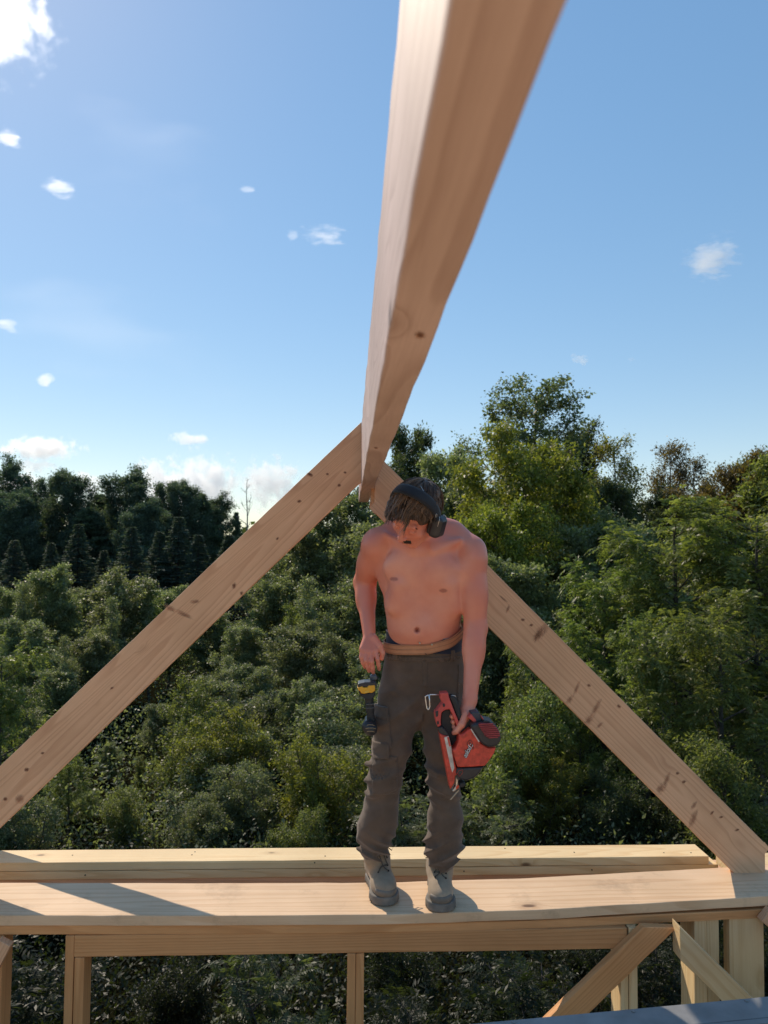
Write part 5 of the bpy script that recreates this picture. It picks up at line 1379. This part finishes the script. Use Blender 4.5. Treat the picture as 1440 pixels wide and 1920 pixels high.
def poly(name, pts, Y0, Y1, mat, parent=None, bev=0.003, seg=3, fn=None):
    "outline seen from the front, given true depth Y0..Y1 (front..back)"
    q = [at(*fn(*p), Y0) for p in pts]
    if sum(a[0]*b[2]-b[0]*a[2] for a, b in zip(q, q[1:]+q[:1])) < 0: q = q[::-1]
    off = np.array(parent_root(parent)) if parent is not None else np.zeros(3)
    V = [tuple(v-off) for v in q]+[tuple(v+np.array([0, Y1-Y0, 0])-off) for v in q]; n = len(q)
    F = [tuple(range(n)), tuple(range(2*n-1, n-1, -1))]+[(k, n+k, n+(k+1) % n, (k+1) % n) for k in range(n)]
    o = link(name, mesh_pd(name, V, F), mat, parent)
    if bev:
        b = o.modifiers.new('bevel', 'BEVEL'); b.width = bev; b.segments = seg; b.limit_method = 'ANGLE'; b.angle_limit = math.radians(25)
    return o
def parent_root(p):
    while p.parent is not None: p = p.parent
    return p.location
def wire(name, pts, r, mat, parent, fn, n=8, smooth=True):
    off = Vector(parent_root(parent)); mb = MB()
    mb.tube([Vector(at(*fn(x, y), Y))-off for x, y, Y in pts], r, n); return mb.build(name, mat, parent, smooth)
G8 = lambda x, y: (780+x/8.0, 1270+y/8.0)
gun = empty('nail_gun', tuple(at(*G8(800, 1100), 2.82)))
tag(gun, 'red and black framing nail gun held by the handle, pointing down', 'nail gun')
body = poly('housing', [(650, 850), (690, 865), (820, 765), (900, 850), (985, 1000), (1090, 1060), (1205, 1050), (1175, 1140), (1110, 1235), (1040, 1330), (860, 1345), (625, 1352), (590, 1240), (548, 1092), (605, 1060), (640, 950)], 2.755, 2.845, RED, gun, 0.012, 4, G8)
poly('magazine', [(352, 840), (430, 875), (490, 880), (545, 1090), (600, 1340), (640, 1440), (590, 1480), (575, 1590), (515, 1690), (497, 1600), (430, 1260)], 2.775, 2.825, RED, gun, 0.004, 3, G8)
poly('label_strip', [(424, 905), (492, 880), (535, 1080), (575, 1360), (545, 1430), (520, 1350)], 2.7725, 2.776, STRIPE, gun, 0.0005, 1, G8)
poly('label_strip', [(466, 900), (492, 890), (520, 1030), (500, 1040)], 2.7712, 2.7722, RED, gun, 0, 1, G8)
poly('handle_frame', [(362, 232), (482, 226), (500, 310), (560, 470), (645, 668), (668, 800), (640, 845), (600, 700), (545, 560), (505, 480), (440, 490), (385, 530), (372, 640), (378, 720), (330, 752), (305, 690), (285, 600), (282, 520), (312, 490), (398, 378), (362, 330)], 2.785, 2.825, REDH, gun, 0.004, 3, G8)
poly('grip', [(492, 290), (560, 275), (610, 320), (655, 450), (690, 600), (660, 690), (630, 640), (560, 440)], 2.792, 2.836, BLK, gun, 0.006, 3, G8)
poly('inner_frame', [(325, 755), (378, 740), (372, 600), (392, 520), (450, 480), (505, 470), (520, 560), (548, 720), (600, 850), (640, 880), (636, 1000), (598, 1075), (545, 1092), (520, 960), (492, 880), (430, 885), (345, 830)], 2.812, 2.832, BLK, gun, 0.003, 2, G8)
poly('trim', [(328, 757), (385, 742), (440, 790), (490, 872), (430, 886), (345, 832)], 2.781, 2.812, BLKG, gun, 0.003, 2, G8)
poly('slot', [(290, 520), (335, 500), (332, 580), (300, 600)], 2.782, 2.79, BLKG, gun, 0.001, 1, G8)
poly('slot', [(312, 668), (340, 655), (345, 700), (322, 715)], 2.782, 2.79, BLKG, gun, 0.001, 1, G8)
poly('screw_boss', [(402, 400), (425, 390), (440, 420), (425, 450), (402, 440)], 2.782, 2.79, BLKG, gun, 0.001, 1, G8)
poly('trigger', [(590, 920), (632, 930), (622, 975), (585, 965)], 2.80, 2.815, BLKG, gun, 0.003, 2, G8)
poly('rear_grip', [(690, 860), (665, 800), (720, 700), (765, 620), (830, 610), (850, 720), (820, 770)], 2.79, 2.84, BLKG, gun, 0.006, 3, G8)
cap_ = poly('end_cap', [(820, 712), (880, 688), (1000, 672), (1180, 690), (1240, 780), (1275, 860), (1290, 955), (1215, 1042), (1080, 1062), (985, 1005), (905, 885), (830, 765)], 2.735, 2.850, BLKG, gun, 0.012, 4, G8)
gr = poly('grille', [(932, 712), (962, 686), (1148, 690), (1222, 770), (1256, 835), (1258, 898), (1100, 922), (1035, 882), (985, 800)], 2.7305, 2.742, plain('dark_red_grille', (0.17, 0.018, 0.022), 0.5), cap_, 0.002, 2, G8)
for k in range(8):
    y = 703+k*29; xl = [940, 948, 962, 980, 1000, 1022, 1052, 1092][k]; xr = [1160, 1188, 1212, 1228, 1242, 1254, 1258, 1225][k]
    poly('slat', [(xl, y-5), (xr, y-11), (xr+2, y+1), (xl+4, y+8)], 2.7268, 2.7305, plain('slat_red', (0.42, 0.055, 0.055), 0.5) if k == 0 else bpy.data.materials['slat_red'], cap_, 0.0006, 1, G8)
poly('clip', [(818, 524), (945, 516), (985, 590), (1010, 640), (960, 680), (900, 700), (870, 690)], 2.76, 2.83, BLUK, gun, 0.006, 3, G8)
poly('clip_stripe', [(778, 602), (832, 552), (912, 650), (882, 690), (850, 660)], 2.755, 2.80, REDH, gun, 0.003, 2, G8)
poly('clip_stripe', [(965, 560), (990, 590), (1030, 640), (1000, 645)], 2.755, 2.78, REDH, gun, 0.002, 2, G8)
poly('latch', [(1010, 640), (1100, 655), (1118, 680), (1010, 690)], 2.74, 2.82, BLKG, gun, 0.003, 2, G8)
poly('spec_label', [(820, 785), (842, 757), (972, 942), (942, 976)], 2.7525, 2.756, WHT, gun, 0.0004, 1, G8)
poly('lower_shell', [(622, 1355), (860, 1347), (1035, 1333), (950, 1450), (890, 1512), (765, 1560), (660, 1540), (600, 1440)], 2.762, 2.84, BLKG, gun, 0.008, 3, G8)
wire('badge', [(640, 1400, 2.7605), (705, 1385, 2.7605), (700, 1430, 2.7605), (655, 1485, 2.7605), (622, 1440, 2.7605), (640, 1400, 2.7605)], 0.0008, RED, gun, G8, 5)
poly('nose', [(592, 1488), (632, 1530), (622, 1660), (588, 1708), (558, 1722), (545, 1704), (598, 1625)], 2.785, 2.815, STEEL, gun, 0.004, 2, G8)
poly('tip', [(600, 1640), (640, 1612), (650, 1650), (605, 1690)], 2.782, 2.80, plain('orange_tip', (0.75, 0.07, 0.02), 0.4), gun, 0.003, 2, G8)
poly('depth_wheel', [(650, 1610), (690, 1570), (740, 1580), (752, 1620), (700, 1660), (655, 1650)], 2.785, 2.83, BLK, gun, 0.006, 3, G8)
poly('nail_strip', [(632, 1692), (650, 1700), (532, 1836), (508, 1838)], 2.80, 2.804, TAN, gun, 0.0005, 1, G8)
wire('hook', [(362, 262, 2.80), (280, 260, 2.79), (205, 257, 2.78), (196, 270, 2.775), (203, 350, 2.775), (208, 440, 2.775), (196, 475, 2.775), (180, 484, 2.775), (163, 462, 2.775), (150, 380, 2.775), (140, 290, 2.775), (160, 276, 2.775), (188, 262, 2.777)], 0.0024, WIRE, gun, G8)
wire('cable', [(500, 290, 2.80), (545, 270, 2.80), (590, 280, 2.80), (600, 300, 2.805)], 0.0012, WIRE, gun, G8)
def lettering(txt, x, y, Y, ang, size, mat, parent, shear=0.25, name='lettering', off=0.0):
    cu = bpy.data.curves.new(name, 'FONT'); cu.body = txt; cu.size = size; cu.shear = shear; cu.extrude = 0.0003; cu.offset = off; cu.align_x = 'LEFT'; cu.space_character = 0.88
    o = bpy.data.objects.new(name, cu); COL.objects.link(o); cu.materials.append(mat)
    dg = bpy.context.evaluated_depsgraph_get(); me = bpy.data.meshes.new_from_object(o.evaluated_get(dg)); bpy.data.objects.remove(o); o = bpy.data.objects.new(name, me); COL.objects.link(o); o.parent = parent
    o.location = Vector(at(*G8(x, y), Y))-Vector(parent_root(parent)); o.rotation_euler = (math.pi/2, -ang, 0); return o
LBK = plain('print_black', (0.015, 0.013, 0.013), 0.5)
AN = math.radians(62)
lettering('P', 850, 1085, 2.7535, AN, 0.040, LBK, gun, off=0.0016); lettering('P', 850, 1085, 2.7525, AN, 0.040, RED, gun)
lettering('aslode', 752, 1215, 2.7535, AN, 0.024, LBK, gun, off=0.0016); lettering('aslode', 752, 1215, 2.7525, AN, 0.024, WHT, gun)

# ---- impact driver hanging at his right hip
H36 = lambda x, y: (600+x/3.6, 1160+y/3.6)
drv = empty('impact_driver', tuple(at(*H36(330, 560), 2.93)))
tag(drv, 'small black and yellow cordless driver hanging handle down at the right hip', 'cordless driver')
YEL = plain('yellow_plastic', (0.80, 0.38, 0.02), 0.42, vary=0.1, scale=30)
poly('battery', [(255, 440), (300, 430), (378, 428), (382, 452), (372, 462), (254, 464)], 2.90, 2.97, BLKG, drv, 0.004, 3, H36)
poly('battery_shell', [(252, 466), (286, 456), (292, 466), (320, 464), (324, 452), (370, 448), (374, 486), (352, 502), (330, 500), (300, 508), (278, 505), (272, 490), (258, 484)], 2.898, 2.972, YEL, drv, 0.004, 3, H36)
poly('battery_latch', [(300, 492), (335, 488), (330, 500), (304, 504)], 2.8965, 2.90, plain('yellow_light', (0.85, 0.50, 0.06), 0.4), drv, 0.001, 1, H36)
poly('foot', [(258, 490), (272, 496), (280, 508), (330, 504), (372, 492), (372, 515), (350, 545), (310, 545), (272, 520)], 2.903, 2.968, BLK, drv, 0.006, 3, H36)
s_ = Solid(at(*H36(270, 800), 2.93)-np.array([0, .06, 0]), at(*H36(420, 480), 2.93)+np.array([0, .06, 0]), 0.003)
s_.chain([A3(*H36(330, 530), 2.935), A3(*H36(338, 610), 2.935), A3(*H36(345, 700), 2.935)], [0.0175, 0.0150, 0.0165], 0.01)
solid_obj('handle', s_, BLK, drv, 1)
for yy in (578, 604): poly('grip_ring', [(312, yy), (362, yy-3), (363, yy+1), (312, yy+4)], 2.9155, 2.95, plain('grip_ring_grey', (0.10, 0.10, 0.10), 0.5), drv, 0, 1, H36)
s_ = Solid(at(*H36(270, 830), 2.93)-np.array([0, .08, 0]), at(*H36(420, 640), 2.93)+np.array([0, .09, 0]), 0.003)
c0 = A3(*H36(342, 745), 2.90)
s_.cap(c0, c0+np.array([0, 0.09, 0.012]), 0.026, 0.024, 0.008); s_.ell(c0+np.array([-0.012, 0.0, 0.012]), (0.022, 0.02, 0.022), None, 0.01)
solid_obj('motor_housing', s_, BLKG, drv, 1)
for ry_ in (-22, 0, 22):
    wd = 34 if ry_ == 0 else 26
    wire('vent', [(342-wd, 745+ry_-3, 2.875), (342-wd*0.4, 745+ry_-7, 2.872), (342+wd*0.4, 745+ry_-7, 2.872), (342+wd, 745+ry_-2, 2.875)], 0.0012, plain('vent_tan', (0.42, 0.29, 0.14), 0.5) if ry_ == -22 else bpy.data.materials['vent_tan'], drv, H36, 5)
wire('belt_clip', [(348, 440, 2.965), (352, 400, 2.968), (380, 392, 2.97), (392, 405, 2.972)], 0.004, plain('clip_grey', (0.12, 0.12, 0.13), 0.4, 0.5), drv, H36)
poly('bit_holder', [(338, 385), (372, 378), (388, 392), (386, 415), (350, 424), (336, 410)], 2.94, 2.975, bpy.data.materials['clip_grey'], drv, 0.006, 3, H36)

# ---- ear defenders
ear = empty('ear_defenders', tuple(HC))
tag(ear, 'black over ear hearing protectors worn on the bowed head', 'ear defenders')
def hband(name, r_l, r_u, w, th, a0, a1, f0, f1, mat, c=(0, 0.004, 0.012), n=30):
    V = []; F = []
    for i in range(n+1):
        a = a0+(a1-a0)*i/n; f = f0+(f1-f0)*math.sin((a))**2; ww = w*(0.75+0.25*abs(math.sin(a)))
        for dr, df in ((0, -ww/2), (th*0.8, -ww/2), (th, -ww/4), (th, ww/4), (th*0.8, ww/2), (0, ww/2)):
            p = hp(c[0]+(r_l+dr)*math.cos(a), c[1]+f+df, c[2]+(r_u+dr)*math.sin(a)); V.append(tuple(p-HC))
    for i in range(n):
        for k in range(6): F.append((i*6+k, i*6+(k+1) % 6, (i+1)*6+(k+1) % 6, (i+1)*6+k))
    F.append((5, 4, 3, 2, 1, 0)); F.append(tuple(n*6+k for k in range(6)))
    return link(name, mesh_pd(name, V, F, True), mat, ear)
BANDM = cloth_mat('headband_cloth', (0.020, 0.021, 0.026), rough=0.6, sheen=0.1, weave=500, dirt=0.25)
hband('headband', 0.092, 0.124, 0.048, 0.009, math.radians(-8), math.radians(188), -0.004, 0.026, BANDM)
for sg in (1, -1):
    c = hp(sg*0.082, 0.004, -0.024); ax = HL*sg
    fr_ = HF*0.55-HU*0.83; fr_ /= np.linalg.norm(fr_); f2 = np.cross(ax, fr_)
    s_ = Solid(c-0.08, c+0.08, 0.003)
    s_.box(c+ax*0.012, (0.020, 0.041, 0.031), [ax, fr_, f2], 0.014, 0.004)
    s_.box(c+ax*0.022, (0.016, 0.032, 0.023), [ax, fr_, f2], 0.008, 0.010)
    cu_ = solid_obj('ear_cup', s_, BLKG, ear, 1)
    s_ = Solid(c-0.08, c+0.08, 0.003)
    s_.box(c-ax*0.008, (0.010, 0.034, 0.026), [ax, fr_, f2], 0.010, 0.004)
    pd_ = solid_obj('cushion', s_, BLK, None, 1); pd_.parent = cu_; pd_.location = -HC
    mb = MB(); P_ = lambda a, b, d: Vector(c+ax*a+fr_*b+f2*d-HC)
    mb.tube([P_(0.004, -0.040, -0.018), P_(0.020, -0.043, -0.022), P_(0.026, -0.036, -0.030), P_(0.026, -0.008, -0.031)], 0.0011, 5)
    mb.tube([P_(0.004, -0.040, 0.018), P_(0.020, -0.043, 0.022), P_(0.026, -0.036, 0.030), P_(0.026, -0.008, 0.031)], 0.0011, 5)
    mb.build('wire_yoke', WIRE, ear, True)
mb = MB(); q = hp(0.055, 0.018, 0.112)-HC; mb.tube([Vector(hp(0.022, -0.012, 0.135)-HC), Vector(hp(0.045, 0.0, 0.124)-HC), Vector(hp(0.062, 0.004, 0.105)-HC)], 0.0013, 5)
mb.build('wire_end', WIRE, ear, True)
mb = MB(); cc = hp(0.0935, 0.016, 0.045)-HC
mb.tube([Vector(cc+HL*0.006+HU*(0.008*math.sin(t))+HF*(0.005*math.cos(t))) for t in np.linspace(0, 6.28, 10)], 0.0009, 5, cap=False); mb.build('eyelet', WIRE, ear, True)
# ------------------------------------------------------------------ clouds: bodies of droplets at their own distance
def cloudmat(name, dens, thr, nscale, soft, aniso=0.55, stretch=(1, 1, 1), rough=0.62):
    m = bpy.data.materials.new(name); m.use_nodes = True; nt = m.node_tree; nt.nodes.clear()
    out = nd(nt, 'ShaderNodeOutputMaterial'); pv = nd(nt, 'ShaderNodeVolumePrincipled')
    pv.inputs['Color'].default_value = (0.995, 0.995, 1, 1); pv.inputs['Anisotropy'].default_value = aniso
    tc = nd(nt, 'ShaderNodeTexCoord'); oi = nd(nt, 'ShaderNodeObjectInfo')
    # object coordinates run from -1 to 1 over the body
    ln = nd(nt, 'ShaderNodeVectorMath', operation='LENGTH'); lk(nt, tc.outputs['Object'], ln.inputs[0])
    fall = nd(nt, 'ShaderNodeMapRange'); fall.inputs[1].default_value = 0.0; fall.inputs[2].default_value = 1.0; fall.inputs[3].default_value = 0.62; fall.inputs[4].default_value = -0.42
    lk(nt, ln.outputs['Value'], fall.inputs[0])
    # noise in world scale so that small and large clouds billow alike
    gp = nd(nt, 'ShaderNodeVectorTransform', vector_type='POINT', convert_from='OBJECT', convert_to='WORLD'); lk(nt, tc.outputs['Object'], gp.inputs[0])
    mp = nd(nt, 'ShaderNodeMapping'); mp.inputs['Scale'].default_value = tuple(nscale*s for s in stretch); lk(nt, gp.outputs[0], mp.inputs[0])
    n = nd(nt, 'ShaderNodeTexNoise'); n.inputs['Scale'].default_value = 1.0; n.inputs['Detail'].default_value = 6; n.inputs['Roughness'].default_value = rough; lk(nt, mp.outputs[0], n.inputs['Vector'])
    nn = math_(nt, 'MULTIPLY_ADD', n.outputs[0], 1.9); nn.node.inputs[2].default_value = -0.45
    s = math_(nt, 'ADD', nn, fall.outputs[0])
    d = nd(nt, 'ShaderNodeMapRange', interpolation_type='SMOOTHSTEP'); d.inputs[1].default_value = thr; d.inputs[2].default_value = thr+soft; d.inputs[3].default_value = 0; d.inputs[4].default_value = dens
    lk(nt, s, d.inputs[0]); lk(nt, d.outputs[0], pv.inputs['Density']); lk(nt, pv.outputs[0], out.inputs['Volume'])
    m.cycles.volume_step_rate = 0.35
    return m
CM_CUM = cloudmat('cloud_cumulus', 0.032, 0.55, 0.030, 0.22, aniso=0.6)
CM_GLARE = cloudmat('cloud_bright', 0.03, 0.50, 0.022, 0.55, aniso=0.6)
CM_WISP = cloudmat('cloud_wisp', 0.022, 0.60, 0.045, 0.35, stretch=(0.5, 1, 1.4))
_ico = bmesh.new(); bmesh.ops.create_icosphere(_ico, subdivisions=3, radius=1.0)
_icm = bpy.data.meshes.new('cloud'); _ico.to_mesh(_icm); _ico.free()
def cloud(x0, y0, x1, y1, label, Y=1500, mat=CM_CUM, tilt=0.0, depth=0.8):
    c = at((x0+x1)/2, (y0+y1)/2, Y)
    hx = (x1-x0)/2*Y/FPX; hz = (y1-y0)/2*Y/FPX
    o = bpy.data.objects.new('cloud', _icm); COL.objects.link(o)
    if not _icm.materials: _icm.materials.append(mat)
    o.material_slots[0].link = 'OBJECT'; o.material_slots[0].material = mat
    o.location = c; o.scale = (hx*1.6, max(hx, hz)*depth, hz*1.75); o.rotation_euler = (0, tilt, 0)
    return tag(o, label, 'cloud', 'small fair weather clouds')
cloud(-150, -90, 88, 138, 'large dazzling white cloud cut off by the top left corner', Y=1400, mat=CM_GLARE)
cloud(0, 820, 152, 862, 'long flat bottomed cumulus at the left edge above the pines', Y=2000)
cloud(30, 860, 104, 886, 'small cumulus just under the long flat one', Y=2000)
cloud(-40, 885, 90, 940, 'hazy cumulus behind the tallest left edge pine', Y=2100)
cloud(125, 884, 200, 930, 'cumulus low behind the pines, left of the big bank', Y=2100)
cloud(235, 862, 340, 945, 'left dome of the big cumulus bank on the left horizon', Y=2100)
cloud(285, 858, 455, 985, 'tallest dome of the big cumulus bank on the left horizon', Y=2150)
cloud(448, 862, 565, 955, 'cumulus behind the bare dead tree', Y=2100)
cloud(316, 810, 398, 834, 'small oval cumulus floating above the big bank', Y=1900)
cloud(60, 702, 105, 726, 'small round cloud above the long flat cumulus', Y=1700)
cloud(805, 868, 880, 900, 'cumulus showing right of the head of the man', Y=2100)
cloud(1068, 662, 1106, 684, 'tiny cloud high right of the poplar', Y=1700)
cloud(1172, 666, 1198, 680, 'tiniest cloud in the right half of the sky', Y=1700, mat=CM_WISP)
cloud(1268, 446, 1400, 526, 'ragged cloud alone in the right part of the sky', Y=1500, mat=CM_WISP, tilt=-0.45)
cloud(565, 420, 655, 462, 'ragged wisp left of the ridge beam, larger of two', Y=1500, mat=CM_WISP)
cloud(535, 433, 560, 458, 'faint scrap of cloud at the left end of the ragged wisp', Y=1500, mat=CM_WISP)
cloud(-15, 236, 45, 280, 'wisp at the left edge below the dazzling cloud', Y=1500, mat=CM_WISP, tilt=0.5)
cloud(78, 330, 146, 374, 'slanting thin wisp right below the left edge wisp', Y=1500, mat=CM_WISP, tilt=0.55)
cloud(-12, 596, 40, 624, 'small wisp at the left edge in the middle of the sky', Y=1500, mat=CM_WISP, tilt=0.4)
cloud(445, 346, 480, 366, 'tiny faint puff left of the ridge beam', Y=1500, mat=CM_WISP)
CM_VEIL = cloudmat('cloud_veil', 0.0009, 0.50, 0.006, 0.6, aniso=0.6, stretch=(0.5, 1, 1.6), rough=0.55)
cloud(-120, 520, 420, 690, 'faint slanting veil of thin cloud left of the ridge beam, low', Y=1600, mat=CM_VEIL, tilt=0.30, depth=0.3)
cloud(120, 190, 420, 400, 'faint veil of thin cloud in the upper left sky', Y=1600, mat=CM_VEIL, tilt=0.45, depth=0.3)
